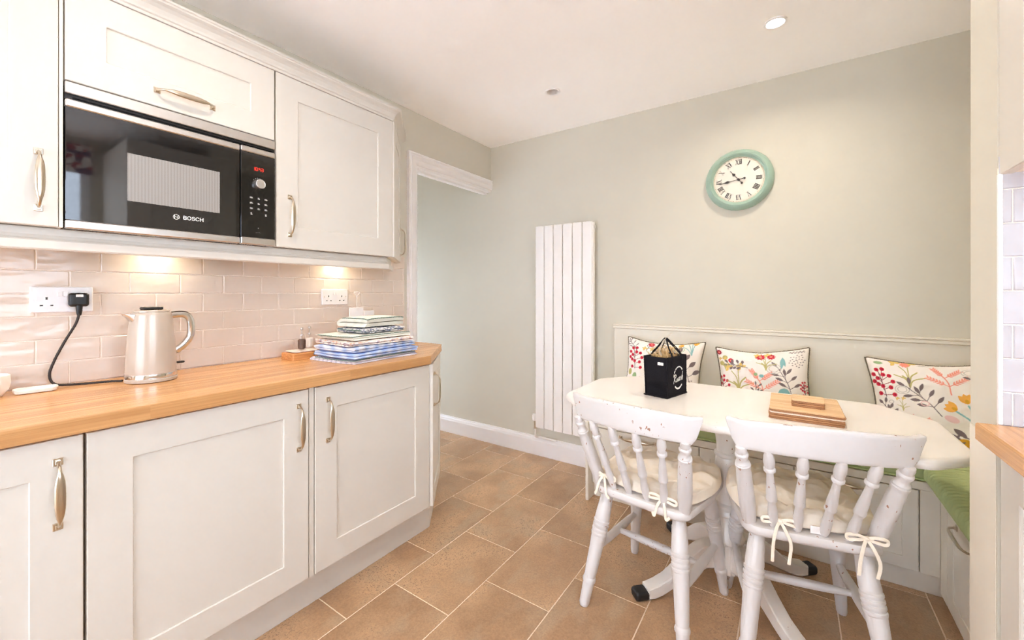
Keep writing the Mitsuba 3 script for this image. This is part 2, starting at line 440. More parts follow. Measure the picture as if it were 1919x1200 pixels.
put('wall_nib__edge_trim', cbox(NX - .001, NX + .006, NY0 - .010, NY0, .93, 1.487, .001), TRIM)

# ------------------------------------------------------------------ handles and shaker doors
def handle_mesh(L):
    """Bow handle along local y, standing out along local z."""
    s = np.linspace(-1, 1, 25)
    y = s * L / 2
    z = .006 + .026 * np.clip((1 - np.abs(s) ** 5), 0, 1) ** .6
    rx = .0035 + .0062 * np.clip(1 - np.abs(s / .78) ** 3, 0, 1)
    rz = .0030 + .0012 * np.clip(1 - np.abs(s) ** 2, 0, 1)
    bar = tube(np.column_stack([0 * y, y, z]), rx, 10, flat=rz, up=(1, 0, 0))
    out = [bar]
    for e in (-1, 1):
        c = e * L / 2
        out.append(cbox(-.009, .009, c - .009, c + .009, 0, .0035, .001))
        out.append(cbox(-.005, .005, c - .005, c + .005, .003, .010, .001))
    return cat(*out)
HANDLE = handle_mesh(.157)

def shaker(parent, M, w, h, fw=.088, th=.020, name='door', m=None, handle=None, rec=.006, fw2=None, panel=True):
    """Door in local u (0..w), v (0..h), w out (face at 0). handle: (u, v, vertical?)."""
    m = m or CREAM
    fw2 = fw2 or fw
    b = .0018
    fr = rings([(0, w, 0, h, -th), (0, w, 0, h, -b), (b, w - b, b, h - b, 0), (fw - b, w - fw + b, fw2 - b, h - fw2 + b, 0), (fw, w - fw, fw2, h - fw2, -b), (fw, w - fw, fw2, h - fw2, -th)], False, False)
    v, f = fr
    back = rings([(0, w, 0, h, -th), (fw, w - fw, fw2, h - fw2, -th)], False, False)
    key = part(parent, name, move(cat((v, f), back), M), m)
    e = -.0008
    pn = rings([(fw + e, w - fw - e, fw2 + e, h - fw2 - e, -th + .002), (fw + e, w - fw - e, fw2 + e, h - fw2 - e, -rec)], True, True)
    put(child(key, 'panel'), move(pn, M), m)
    if handle:
        u, v_, vert = handle
        Lm = np.eye(4)
        if not vert: Lm[:3, :3] = np.array([[0, 1, 0], [-1, 0, 0], [0, 0, 1]], float)
        Lm[:3, 3] = (u, v_, 0)
        hk = child(key, 'handle')
        put(hk, move(HANDLE, M @ Lm), NICKEL, 35)
        labels[hk] = {'label': 'satin nickel bow handle on square feet'}
    return key

def left_frame(x, y0, z0):
    # faces +x; u along +y, v up  (u x v = +x)
    return frame((x, y0, z0), (0, 1, 0), (0, 0, 1))

# ------------------------------------------------------------------ base cupboards on the left
BX, BZ0, BZ1 = .55, .164, .866
def base_unit(label, y0, y1, hy, fw=.09):
    t = thing('base_cupboard', label, 'cupboard', None)
    part(t, 'body', cbox(.012, BX - .050, y0 + .001, y1 - .001, BZ0 - .014, .872, .001), CARC)
    shaker(t, left_frame(BX, y0 + .0015, BZ0), y1 - y0 - .003, BZ1 - BZ0, fw, handle=(hy - y0, .732 - BZ0, True))
    return t
base_unit('cream base cupboard cut off by the left edge of the photo, handle on its right', -3.02, -2.424, -2.471)
base_unit('wide cream base cupboard door below the kettle, with the handle at its top right', -2.421, -1.839, -1.879)
fil = thing('filler_strip', 'narrow cream filler strip between the two base cupboard doors right of the kettle', 'filler strip')
put(fil, cbox(.40, BX - .004, -1.8365, -1.8175, BZ0 - .004, .872, .001), CREAM)
base_unit('cream base cupboard below the folded towels, handle at its top left', -1.816, -1.226, -1.765)
# angled end cupboard
t = thing('corner_cupboard', 'narrow angled cream base cupboard closing the end of the oak worktop', 'cupboard')
bp = Polygon([(.012, -1.2255), (.525, -1.2255), (.542, -1.216), (.290, -.905), (.012, -.905)])
v, f = extr(bp, .872 - .15); v[:, 2] += .15
part(t, 'body', (v, f), CARC)
p0, p1 = np.array([.5585, -1.2105]), np.array([.305, -.898])
dd = (p1 - p0) / np.linalg.norm(p1 - p0)
shaker(t, frame((p0[0], p0[1], BZ0), (dd[0], dd[1], 0), (0, 0, 1)), np.linalg.norm(p1 - p0), BZ1 - BZ0, .07, handle=(.045, .735 - BZ0, True))
t = thing('plinth', 'cream plinth board under the left base cupboards, along the floor', 'plinth')
put(t, miter([(.467, -3.02), (.467, -1.145), (.255, -.885)], [(-.016, 0.001), (0, 0.001), (0, .149), (-.016, .149)]), CREAM)
# worktop
t = thing('worktop', 'oiled oak worktop with an angled end running under the kettle and towels', 'worktop')
wo = np.array([(.0085, -3.02), (.57, -3.02), (.57, -1.236), (.303, -.885), (.0085, -.885)])
put(t, loft(wo, [(.002, .873), (0, .875), (0, .912), (.0008, .914), (.003, .915)]), OAK)

# ------------------------------------------------------------------ wall cupboards on the left
WX, WZA, WZB = .30, 1.410, 2.121
def wall_unit(label, y0, y1, hy, hz=None):
    t = thing('wall_cupboard', label, 'wall cupboard')
    part(t, 'body', cbox(.0, WX - .050, y0 + .001, y1 - .001, WZA - .002, WZB + .002, .001), CARC)
    shaker(t, left_frame(WX, y0 + .0015, WZA), y1 - y0 - .003, WZB - WZA, .09, handle=(hy - y0, hz - WZA, True))
wall_unit('tall cream wall cupboard left of the microwave, handle beside the microwave', -3.02, -2.432, -2.473, 1.537)
wall_unit('cream wall cupboard right of the microwave, handle low on its left', -1.836, -1.246, -1.782, 1.542)
t = thing('microwave_cupboard', 'cream wall cupboard built around the microwave, with a lift-up flap above it', 'wall cupboard')
part(t, 'body', cat(cbox(0, .278, -2.428, -2.424, WZA, WZB, .001), cbox(0, WX - .022, -1.840, -1.838, WZA, WZB, .0005), cbox(0, .278, -2.428, -1.838, 1.838, WZB, .001), cbox(0, WX - .002, -2.432, -2.424, WZA, WZB, .0005)), CARC)
shaker(t, left_frame(WX, -2.4205, 1.838), .579, WZB - 1.838, .088, name='flap', handle=(-2.135 + 2.4205, .052, False))
# angled end wall cupboard
t = thing('angled_wall_cupboard', 'narrow angled cream wall cupboard at the door end of the wall cupboards', 'wall cupboard')
v, f = extr(Polygon([(0, -1.2455), (.278, -1.2455), (.286, -1.2375), (.003, -.955), (0, -.955)]), WZB - WZA); v[:, 2] += WZA
part(t, 'body', (v, f), CARC)
p0, p1 = np.array([.302, -1.2365]), np.array([.017, -.9515])
dd = (p1 - p0) / np.linalg.norm(p1 - p0)
shaker(t, frame((p0[0], p0[1], WZA), (dd[0], dd[1], 0), (0, 0, 1)), np.linalg.norm(p1 - p0), WZB - WZA, .075, handle=(.355, 1.53 - WZA, True))
# cornice and pelmet
t = thing('cornice', 'cream cornice moulding along the top of the wall cupboards, turning at the door end', 'cornice')
cpf = [(-.03, 2.122), (.004, 2.122), (.006, 2.130), (.011, 2.133), (.013, 2.140), (.020, 2.152), (.030, 2.160), (.041, 2.165), (.043, 2.170), (.047, 2.172), (.047, 2.179), (-.03, 2.179)]
put(t, miter([(.30, -3.02), (.30, -1.2485), (.012, -.9605)], cpf), CREAM)
t = thing('pelmet', 'cream light pelmet along the underside of the wall cupboards', 'pelmet')
ppf = [(-.018, 1.345), (.006, 1.345), (.009, 1.349), (.009, 1.371), (.006, 1.375), (.000, 1.379), (-.004, 1.388), (-.004, 1.408), (-.018, 1.408)]
put(t, miter([(.268, -3.02), (.268, -1.256), (.10, -1.088)], ppf), CREAM)

# ------------------------------------------------------------------ microwave
t = thing('microwave', 'built-in black glass and steel microwave between the wall cupboards', 'microwave')
mw = lambda x0, x1, y0, y1, z0, z1, b=.0015: cbox(x0, x1, y0, y1, z0, z1, b)
part(t, 'body', mw(.02, .285, -2.418, -1.842, 1.412, 1.834), BLACKP)
part(t, 'top_trim', mw(.285, .303, -2.421, -1.841, 1.8005, 1.834, .002), STEEL, label='brushed steel strip above the door')
part(t, 'vent', cat(mw(.270, .292, -2.421, -1.841, 1.7845, 1.8005, .0005), mw(.28, .3005, -2.405, -1.846, 1.7905, 1.7925, .0008)), BLACKP)
d = part(t, 'door', mw(.287, .3065, -2.421, -1.970, 1.4335, 1.760, .001), BLACKG, label='black mirror glass door')
put(child(d, 'top_strip'), mw(.285, .309, -2.421, -1.970, 1.760, 1.7825, .003), STEEL)
put(child(d, 'bottom_strip'), mw(.285, .309, -2.421, -1.970, 1.409, 1.4335, .003), STEEL)
MESHM = mat('door_mesh_screen', lambda p, n, uv: mi.Color3f(lin(150, 146, 142)) * (0.84 + .16 * smoothstep(-.8, .8, dr.sin(p.y * 2 * PI / .0084))), 0.35, spec=0.6)
put(child(d, 'window'), pbox(.306, .3068, -2.288, -2.036, 1.512, 1.662), MESHM)
# emblem and lettering on the door, reading along +y
LM = left_frame(.3066, -2.146, 1.4735)
txt = move(tm(text_mesh('BOSCH', .0125, .0006, bold=True)), LM)
ring = extr(Point(0, 0).buffer(.0088).difference(Point(0, 0).buffer(.0074)), .0006)
bar = extr(unary_union([sbox(-.0052, -.0058, -.0036, .0058), sbox(.0036, -.0058, .0052, .0058), sbox(-.004, -.0009, .004, .0009)]), .0006)
put(child(d, 'emblem'), cat(txt, move(cat(ring, bar), frame((.3066, -2.164, 1.4795), (0, 1, 0), (0, 0, 1)))), WPRINT)
c = part(t, 'control_panel', mw(.287, .3065, -1.9665, -1.843, 1.4365, 1.763, .001), BLACKG)
part(t, 'panel_strip', mw(.285, .309, -1.9665, -1.843, 1.763, 1.7845, .003), STEEL)
part(t, 'panel_strip', mw(.285, .309, -1.9665, -1.843, 1.409, 1.4365, .003), STEEL)
scene['red_display'] = {'type': 'diffuse', 'reflectance': rgb(lin(120, 10, 8))}
def seg_digit(ch, x, s):
    w, h, k = .55 * s, s, .11 * s
    on = {'0': 'abcdef', '1': 'bc', '4': 'bcfg', '3': 'abcdg'}[ch]
    R = {'a': (0, h - k, w, h), 'd': (0, 0, w, k), 'g': (0, h / 2 - k / 2, w, h / 2 + k / 2), 'f': (0, h / 2, k, h), 'e': (0, 0, k, h / 2), 'b': (w - k, h / 2, w, h), 'c': (w - k, 0, w, h / 2)}
    return [affinity.translate(sbox(*R[q]), x, 0) for q in on]
segs = seg_digit('1', 0, .013) + seg_digit('0', .0095, .013) + seg_digit('4', .0225, .013) + seg_digit('3', .032, .013) + [sbox(.0192, .0032, .0206, .0046), sbox(.0192, .0082, .0206, .0096)]
k = child(c, 'display')
put(k, move(extr(unary_union(segs), .0005), left_frame(.3066, -1.925, 1.6975)), 'red_display', emitter={'type': 'area', 'radiance': rgb([2.6, .12, .08])})
labels[k] = {'label': 'red clock digits 10:43'}
kn = lathe([(.0195, 0), (.0195, .004), (.0185, .012), (.0178, .0175), (.016, .0185), (.0145, .0180), (.014, .0182)], 32)
put(child(c, 'knob'), move(kn, left_frame(.3066, -1.9035, 1.645)), STEEL, 35)
put(child(c, 'dial_marks'), move(extr(unary_union([affinity.rotate(sbox(-.001, .0225, .001, .0255), a, origin=(0, 0)) for a in (-50, -30, -10, 10, 30, 50)]), .0004), left_frame(.3066, -1.9035, 1.645)), ICON)
for r in range(4):
    for q in range(3):
        if r == 3 and q == 1: continue
        y, z = -1.930 + .0265 * q, 1.590 - .0205 * r
        wd = (.0105, .008, .0105)[q] if r < 3 else .006
        sh = unary_union([affinity.translate(sbox(-wd / 2, -.0011 + e, wd / 2 * (1 if e < 0 else .6), .0011 + e), 0, 0) for e in ((-.0016, .0016) if r < 3 else (-.0026, 0, .0026))])
        put(child(c, 'button_print'), move(extr(sh, .0004), left_frame(.3066, y, z)), ICON)
put(child(c, 'button_print'), move(extr(unary_union([Point(0, .012).buffer(.0022), sbox(-.010, -.006, .010, -.0052)]), .0004), left_frame(.3066, -1.905, 1.462)), mat('dim_print', lin(110, 108, 106), .5))

# ------------------------------------------------------------------ under-cupboard lights
for y in (-2.14, -1.395, -2.86):
    t = thing('cupboard_light', {-2.14: 'round warm light under the microwave cupboard, above the kettle', -1.395: 'round warm light under the wall cupboard, above the right socket', -2.86: 'round warm light under the leftmost wall cupboard'}[y], 'light')
    M = np.eye(4); M[:3, 3] = (.062, y, 1.4065)
    part(t, 'bezel', move(lathe([(.026, -.008), (.034, -.008), (.034, 0), (.026, 0), (.026, -.008)], 24, False), M), STEEL, 30)
    n = 24; a = np.arange(n) * 2 * PI / n
    v = np.vstack([np.column_stack([.026 * np.cos(a), .026 * np.sin(a), 0 * a - .005]), [[0, 0, -.005]]])
    f = np.array([[n, (i + 1) % n, i] for i in range(n)])
    part(t, 'lamp', move((v, f), M), 'white_plastic', emitter={'type': 'area', 'radiance': rgb([PUCK * q for q in (1.0, .80, .54)])})

# ------------------------------------------------------------------ ceiling downlights
for (x, y, on) in SPOTS:
    if on:
        where = {(1.971, -.551): 'lit round ceiling downlight above the dining table', (1.971, -2.20): 'lit round ceiling downlight behind the chairs, nearest the right worktop', (.873, -2.20): 'lit round ceiling downlight in front of the microwave', (1.40, -4.0): 'lit round ceiling downlight nearest the garden doors'}[(x, y)]
    else:
        where = 'small unlit round ceiling fitting left of the lit downlight'
    t = thing('downlight', where, 'ceiling light')
    M = np.eye(4); M[:3, 3] = (x, y, H)
    part(t, 'bezel', move(lathe([(.034, -.002), (.036, -.005), (.044, -.004), (.045, 0), (.0355, .0), (.0355, .045), (.034, .045), (.034, -.002)], 32, False), M), TRIM if on else WPLAS, 30)
    n = 24; a = np.arange(n) * 2 * PI / n; r = .0335
    v = np.vstack([np.column_stack([r * np.cos(a), r * np.sin(a), 0 * a + (.012 if on else .025)]), [[0, 0, .012 if on else .025]]])
    f = np.array([[n, (i + 1) % n, i] for i in range(n)])
    if on: part(t, 'lamp', move((v, f), M), 'white_plastic', emitter={'type': 'area', 'radiance': rgb([DOWN * q for q in LAMP])})
    else: part(t, 'lamp', move((v, f), M), STEEL)
    part(t, 'can', move(lathe([(.0352, .046), (.0352, .050)], 24), M), STEEL)

# ------------------------------------------------------------------ radiator
t = thing('radiator', 'tall white flat-panel radiator on the far wall', 'radiator')
rx0, rx1, rz0, rz1 = .477, .923, .235, 1.705
pw = (rx1 - rx0) / 6
for i in range(6):
    part(t, 'panel', cbox(rx0 + i * pw + .0028, rx0 + (i + 1) * pw - .0028, -.092, -.078, rz0, rz1, .003), RADW)
for z in (rz0 + .05, rz1 - .05):
    part(t, 'header', cbox(rx0 + .004, rx1 - .004, -.078, -.045, z - .02, z + .02, .004), RADW)
part(t, 'side_rail', cbox(rx1 - .006, rx1 + .002, -.079, -.05, rz0 + .004, rz1 - .004, .002), RADW)
for z in (.45, 1.5):
    part(t, 'bracket', cbox(.60, .80, -.047, -.001, z - .012, z + .012, .002), RADW)
vp = t + '__valve'
part(t, 'valve', cat(move(lathe([(.011, 0), (.011, .06)], 16), frame((.462, -.062, .218), (1, 0, 0), (0, 1, 0))), move(lathe([(.009, 0), (.012, .004), (.012, .018), (.009, .022), (.009, .03)], 16), frame((.462, -.062, .255), (0, 1, 0), (0, 0, 1)))), NICKEL, 30)
put(child(vp, 'valve_cap'), move(lathe([(.014, 0), (.0175, .003), (.0185, .02), (.017, .046), (.013, .050)], 20), np.array([[1, 0, 0, .455], [0, 1, 0, -.062], [0, 0, 1, .275], [0, 0, 0, 1]], float)), RADW, 30)
part(t, 'pipe', tube(smooth_path([(.462, -.062, .225), (.462, -.062, .17), (.463, -.058, .155), (.47, -.034, .147), (.50, -.030, .146), (.62, -.03, .146)], 24), .0075, 12), RADW, True)
part(t, 'end_plug', move(lathe([(.011, 0), (.011, .008), (.006, .011)], 16), frame((rx1 + .001, -.062, rz1 - .035), (0, 1, 0), (0, 0, 1))), CHROME, 30)

# ------------------------------------------------------------------ clock
t = thing('wall_clock', 'round green-rimmed wall clock with roman numerals on the far wall', 'clock')
CM = frame((1.781, -.001, 1.8645), (1, 0, 0), (0, 0, 1))      # local z = -y, out of the wall
R = .172
rim = lathe([(.100, 0), (R - .004, 0), (R, .006), (R, .016), (R - .006, .030), (R - .016, .040), (R - .026, .043), (R - .033, .039), (R - .035, .033), (R - .039, .031), (R - .043, .027), (R - .043, .020), (.100, .018)], 64, False)
part(t, 'rim', move(rim, CM), CLOCKG, 35)
fr_ = R - .041
part(t, 'face', move(lathe([(fr_, .012), (fr_, .0200)], 64), CM), CLOCKF)
num = ['XII', 'I', 'II', 'III', 'IIII', 'V', 'VI', 'VII', 'VIII', 'IX', 'X', 'XI']
def glyph(ch, h):
    b, s = .0054, .0020
    if ch == 'I': return sbox(-b / 2, 0, b / 2, h), b
    if ch == 'V':
        return unary_union([Polygon([(-.0085, h), (-.0040, h), (.0010, 0), (-.0012, 0)]), LineString([(.0072, h), (.0002, 0)]).buffer(s / 2, cap_style=2)]), .0165
    return unary_union([Polygon([(-.0085, h), (-.0042, h), (.0085, 0), (.0042, 0)]), LineString([(.0078, h), (-.0078, 0)]).buffer(s / 2, cap_style=2)]), .017
gh = .027
for i, s in enumerate(num):
    gl = [glyph(c_, gh) for c_ in s]; gap = .0022
    W = sum(w for _, w in gl) + gap * (len(gl) - 1); x = -W / 2; ps = []
    for g, w in gl:
        ps.append(affinity.translate(g, x + w / 2, 0)); x += w + gap
    ps.append(sbox(-W / 2 - .001, -.0006, W / 2 + .001, .0006)); ps.append(sbox(-W / 2 - .001, gh - .0006, W / 2 + .001, gh + .0006))
    poly = affinity.rotate(affinity.translate(unary_union(ps), 0, .087), -30 * i, origin=(0, 0))
    v, f = extr(poly, .0004); v[:, 2] += .0200
    part(t, 'numeral', move((v, f), CM), INK)
trk = unary_union([Point(0, 0).buffer(.1245, 32).difference(Point(0, 0).buffer(.1238, 32))] + [affinity.rotate(sbox(-.0004, .1205, .0004, .1245), 6 * q, origin=(0, 0)) for q in range(60)])
v, f = extr(trk, .0003); v[:, 2] += .0200
part(t, 'minute_track', move((v, f), CM), INK)
def hand(L, tail, wd, z, a):
    sp = unary_union([sbox(-.0014, -tail, .0014, L), Polygon([(-wd, L * .56), (0, L * .42), (wd, L * .56), (0, L * .80)]), Point(0, -tail).buffer(.006), Point(0, 0).buffer(.007), Polygon([(-.0035, L * .9), (0, L * 1.04), (.0035, L * .9)])])
    v, f = extr(affinity.rotate(sp, -a, origin=(0, 0)), .0012); v[:, 2] += z
    return move((v, f), CM)
part(t, 'hour_hand', hand(.066, .026, .0085, .0225, 30 * (10 + 43 / 60)), INK)
part(t, 'minute_hand', hand(.100, .030, .0075, .0250, 6 * 43.5), INK)
part(t, 'hub', move(lathe([(.0035, .0200), (.0035, .028), (.002, .0295)], 16), CM), INK, 30)

# ------------------------------------------------------------------ L-shaped bench
SEAT, BF, RF = .46, -.374, 2.518
t = thing('bench_back', 'cream panelled bench back fixed to the far wall behind the cushions', 'bench back')
part(t, 'panel', cbox(1.049, XR, -.018, -.001, .46, 1.0, .002), CREAM2)
part(t, 'cap_rail', miter([(1.045, -.001), (XR, -.001)], [(0, .985), (.022, .985), (.026, .990), (.026, 1.000), (.022, 1.004), (.028, 1.008), (.028, 1.015), (0, 1.015)]), CREAM2)
t = thing('dining_bench', 'cream fitted bench below the far wall, behind the table', 'bench')
part(t, 'body', cbox(1.042, XR, BF + .02, -.019, .085, SEAT, .001), CREAM2)
part(t, 'end_panel', cbox(1.024, 1.042, -.428, -.019, .0, SEAT, .002), CREAM2)
part(t, 'plinth', cbox(1.042, 2.549, -.345, -.330, .0005, .085, .001), CREAM2)
part(t, 'top_rail', cbox(1.042, RF, BF - .002, BF + .02, .425, SEAT, .002), CREAM2)
def bench_front(parent, M, w, h, name, handle=None, fw=.05):
    k = shaker(parent, M, w, h, fw, .018, name, CREAM2, None, .004)
    if handle:
        Lm = np.eye(4); Lm[:3, :3] = np.array([[0, 1, 0], [-1, 0, 0], [0, 0, 1]], float); Lm[:3, 3] = (*handle, 0)
        hk = child(k, 'handle'); put(hk, move(handle_mesh(.19), M @ Lm), NICKEL, 35); labels[hk] = {'label': 'satin nickel bow handle'}
def front_far(x0, x1, z0, z1): return frame((x0, BF, z0), (1, 0, 0), (0, 0, 1)), x1 - x0, z1 - z0
bench_front(t, *front_far(1.044, 1.632, .09, .421), 'drawer', (.27, .302))
bench_front(t, *front_far(1.636, 2.036, .09, .421), 'drawer')
bench_front(t, *front_far(2.040, 2.455, .09, .421), 'drawer', (.165, .302))
part(t, 'corner_filler', cbox(2.459, RF, BF + .002, BF + .02, .088, .424, .001), CREAM2)
t = thing('side_bench', 'cream fitted bench with drawers along the right, returning beside the table', 'bench')
part(t, 'body', cbox(RF + .02, XR, NY1, BF + .018, .085, SEAT, .001), CREAM2)
part(t, 'plinth', cbox(2.549, 2.562, NY1, -.345, .0005, .085, .001), CREAM2)
part(t, 'top_rail', cbox(RF, RF + .02, NY1, BF + .002, .425, SEAT, .002), CREAM2)
part(t, 'corner_post', cbox(RF, RF + .02, -.455, BF + .002, .03, .425, .001), CREAM2)
def front_side(y0, y1, z0, z1): return frame((RF, y1, z0), (0, -1, 0), (0, 0, 1)), y1 - y0, z1 - z0
bench_front(t, *front_side(-.900, -.458, .03, .421), 'drawer', (.205, .350), .06)
bench_front(t, *front_side(NY1 + .002, -.904, .03, .421), 'drawer', None, .06)

# green seat cushions
def seat_cushion(key, x0, x1, y0, y1, z0, z1, ruched):
    n = 150
    r = .022
    m = rbox(x0, x1, y0, y1, z0, z1, r, 20)
    mm = mf(m).refine_to_length(.02).to_mesh()
    v = np.array(mm.vert_properties[:, :3], float); f = np.array(mm.tri_verts)
    cx, cy = (x0 + x1) / 2, (y0 + y1) / 2
    ex = np.clip(1 - np.abs((v[:, 0] - cx) / ((x1 - x0) / 2)) ** 4, 0, 1) * np.clip(1 - np.abs((v[:, 1] - cy) / ((y1 - y0) / 2)) ** 4, 0, 1)
    v[:, 2] += np.where(v[:, 2] > (z0 + z1) / 2, .006 * ex, 0)
    w = .0025 * (nfbm(v * [14, 14, 14], 3, 3) - .5)
    v[:, 2] += np.where(v[:, 2] > z0 + .02, w, 0)
    part(key, 'cover', (v, f), GREEN, True)
    o = rrect(x1 - x0, y1 - y0, .03); o = o + [cx, cy]
    # denser outline
    L = LineString(np.vstack([o, o[:1]])); nn = int(L.length / .01)
    pts = np.array([L.interpolate(i * L.length / nn).coords[0] for i in range(nn)])
    for z in (z1 - .006, z0 + .006):
        P = np.column_stack([pts, np.full(nn, z)])
        P[:, :2] += (np.array([cx, cy]) - P[:, :2]) * 0
        part(key, 'piping', tube(P, .0042, 6, closed=True, up=(0, 0, 1)), GREEN, True)
t = thing('seat_cushion', 'long green seat cushion on the bench below the far wall', 'seat cushion')
seat_cushion(t, 1.052, XR - .004, BF - .0, -.03, SEAT + .0005, .53, False)
# the side run has gathered stitching across its top and front edge
t = thing('seat_cushion', 'green seat cushion with gathered edge on the side bench at the right', 'seat cushion')
prof = [(2.475, .466), (2.468, .478), (2.467, .500), (2.470, .517), (2.480, .527), (2.497, .532), (2.53, .534), (2.60, .535), (2.8, .535), (XR - .02, .530), (XR - .006, .52), (XR - .004, .47), (XR - .01, .461), (2.49, .461)]
ys = np.linspace(NY1 + .004, BF - .004, 260)
P = np.zeros((260, len(prof), 3))
for j, (x, z) in enumerate(prof):
    P[:, j, 0], P[:, j, 2] = x, z
    wgt = 1.0 if j in range(1, 7) else 0.0
    dep = np.abs(np.sin((ys + .006 * nnoise(np.column_stack([ys * 30, ys * 0 + j, ys * 0]))) * PI / .027)) ** .5
    P[:, j, 2] += wgt * (dep - .75) * .010 * (1 if j < 6 else .7) + .002 * (nnoise(np.column_stack([ys * 18, ys * 0 + j * .7, ys * 0 + 3])) - .5)
    P[:, j, 0] -= (1.0 if j in (1, 2, 3, 4) else 0) * (dep - .75) * .008
P[:, :, 1] = ys[:, None]
v, f = grid(P, cv=True)
k0 = len(v); m_ = len(prof); i = np.arange(m_); j = (i + 1) % m_; b_ = 259 * m_
v = np.vstack([v, P[0].mean(0), P[-1].mean(0)])
f = np.vstack([f, np.stack([np.full(m_, k0), i, j], 1), np.stack([np.full(m_, k0 + 1), b_ + j, b_ + i], 1)])
part(t, 'cover', (v, f), GREEN, True)

# ------------------------------------------------------------------ floral cushions
PAL = {k: np.array(lin(*v)) for k, v in dict(bg=(246, 238, 230), red=(200, 52, 70), crim=(150, 40, 58), grey=(122, 108, 108), lgrey=(206, 200, 192), coral=(240, 150, 130), ochre=(216, 160, 50),
       orange=(238, 176, 84), teal=(140, 186, 186), olive=(190, 180, 116), dark=(74, 62, 62), gold=(222, 190, 110), pink=(238, 200, 196), mint=(150, 176, 130)).items()}
class Paint:
    def __init__(self, n, su=1.0):
        s = np.linspace(0, 1, n)
        self.u, self.v = np.meshgrid(s * su, s, indexing='ij')
        self.c = np.tile(PAL['bg'], (n, n, 1)); self.aa = 1.4 / n
    def mask(self, d, col):          # d: signed distance, negative inside
        a = np.clip(.5 - d / self.aa, 0, 1)[..., None]
        self.c = self.c * (1 - a) + PAL[col] * a
    def ell(self, x, y, a, b, rot, col):
        r = math.radians(rot); c, s = math.cos(r), math.sin(r)
        X, Y = (self.u - x) * c + (self.v - y) * s, -(self.u - x) * s + (self.v - y) * c
        k = np.sqrt((X / a) ** 2 + (Y / b) ** 2)
        self.mask((k - 1) * min(a, b), col)
    def leaf(self, x, y, L, w, rot, col):
        r = math.radians(rot); c, s = math.cos(r), math.sin(r)
        X, Y = (self.u - x) * c + (self.v - y) * s, -(self.u - x) * s + (self.v - y) * c
        t = X / L
        prof = w * np.sin(PI * np.clip(t, 0, 1)) ** .8
        self.mask(np.where((t > 0) & (t < 1), np.abs(Y) - prof, 1), col)
    def line(self, pts, w, col):
        p = np.asarray(smooth_path([(*q, 0) for q in pts], 14))[:, :2] if len(pts) > 2 else np.asarray(pts, float)
        d = np.full(self.u.shape, 9.)
        for a, b in zip(p[:-1], p[1:]):
            e = b - a; t = np.clip(((self.u - a[0]) * e[0] + (self.v - a[1]) * e[1]) / (e @ e + 1e-12), 0, 1)
            d = np.minimum(d, np.hypot(self.u - a[0] - t * e[0], self.v - a[1] - t * e[1]))
        self.mask(d - w, col)
    def ring(self, x, y, r, col, n=2, sq=.75):
        for k in range(n):
            q = r * (1 - .35 * k)
            d = np.abs(np.sqrt(((self.u - x)) ** 2 + ((self.v - y) / sq) ** 2) - q) - .0045
            self.mask(d, col)
    def berries(self, x, y, s=1.0):
        self.line([(x, y), (x - .02 * s, y + .12 * s), (x - .04 * s, y + .26 * s)], .004, 'dark')
        for (a, b) in ((-.05, .27), (0, .28), (.0, .22), (.05, .21), (.075, .15), (-.055, .18), (-.06, .12), (-.02, .10), (.05, .09), (.075, .02), (-.05, .03), (-.09, .15), (-.085, .22)):
            self.line([(x - .02 * s, y + b * s * .75), (x + a * s, y + b * s)], .003, 'crim')
            self.ell(x + a * s, y + b * s, .021 * s, .021 * s, 0, 'red'); self.ell(x + a * s + .004 * s, y + b * s, .008 * s, .008 * s, 0, 'crim')
    def sprig(self, x, y, s, rot, col='grey', fat=.022):
        r = math.radians(rot)
        def w(a, b): return x + s * (a * math.cos(r) - b * math.sin(r)), y + s * (a * math.sin(r) + b * math.cos(r))
        self.line([w(0, 0), w(-.03, .13), w(-.10, .28)], .004, col)
        for (a, b, an) in ((-.01, .08, 30), (-.01, .08, 150), (-.03, .14, 40), (-.03, .14, 155), (-.06, .20, 50), (-.06, .20, 165), (-.09, .27, 70), (-.09, .27, 125), (-.045, .17, 95)):
            self.line([w(a, b), w(a + .05 * math.cos(math.radians(an)), b + .05 * math.sin(math.radians(an)))], .003, col)
            p = w(a + .04 * math.cos(math.radians(an)), b + .04 * math.sin(math.radians(an)))
            self.leaf(*p, .075 * s, fat * .62 * s, an + rot, col)
    def fern(self, x, y, s, col='coral'):
        self.line([(x, y), (x - .01 * s, y + .12 * s), (x - .07 * s, y + .25 * s)], .005, col)
        for (a, b, an, L) in ((-.005, .08, 148, .16), (-.005, .08, 35, .16), (-.03, .17, 120, .13), (-.03, .17, 38, .14)):
            for q in np.linspace(.25, 1, 6):
                X, Y = x + s * (a + L * q * math.cos(math.radians(an))), y + s * (b + L * q * math.sin(math.radians(an)))
                self.leaf(X, Y, .036 * s, .0062 * s, an + 42, col); self.leaf(X, Y, .036 * s, .0062 * s, an - 42, col)
            self.line([(x + s * a, y + s * b), (x + s * (a + L * math.cos(math.radians(an))), y + s * (b + L * math.sin(math.radians(an))))], .004, col)
    def grass(self, x, y, s, col='olive'):
        for (dx, dy, w) in ((-.12, .13, .006), (-.07, .24, .005), (.0, .26, .005), (.07, .17, .007), (.14, .11, .006), (-.05, .12, .008)):
            self.line([(x, y), (x + dx * .25 * s, y + dy * .65 * s), (x + dx * s, y + dy * s)], w * s, col)
        for (dx, dy) in ((-.10, .28), (.03, .29)):
            for an in (20, 90, 160, 230):
                self.leaf(x + dx * s, y + dy * s, .055 * s, .016 * s, an, 'gold')
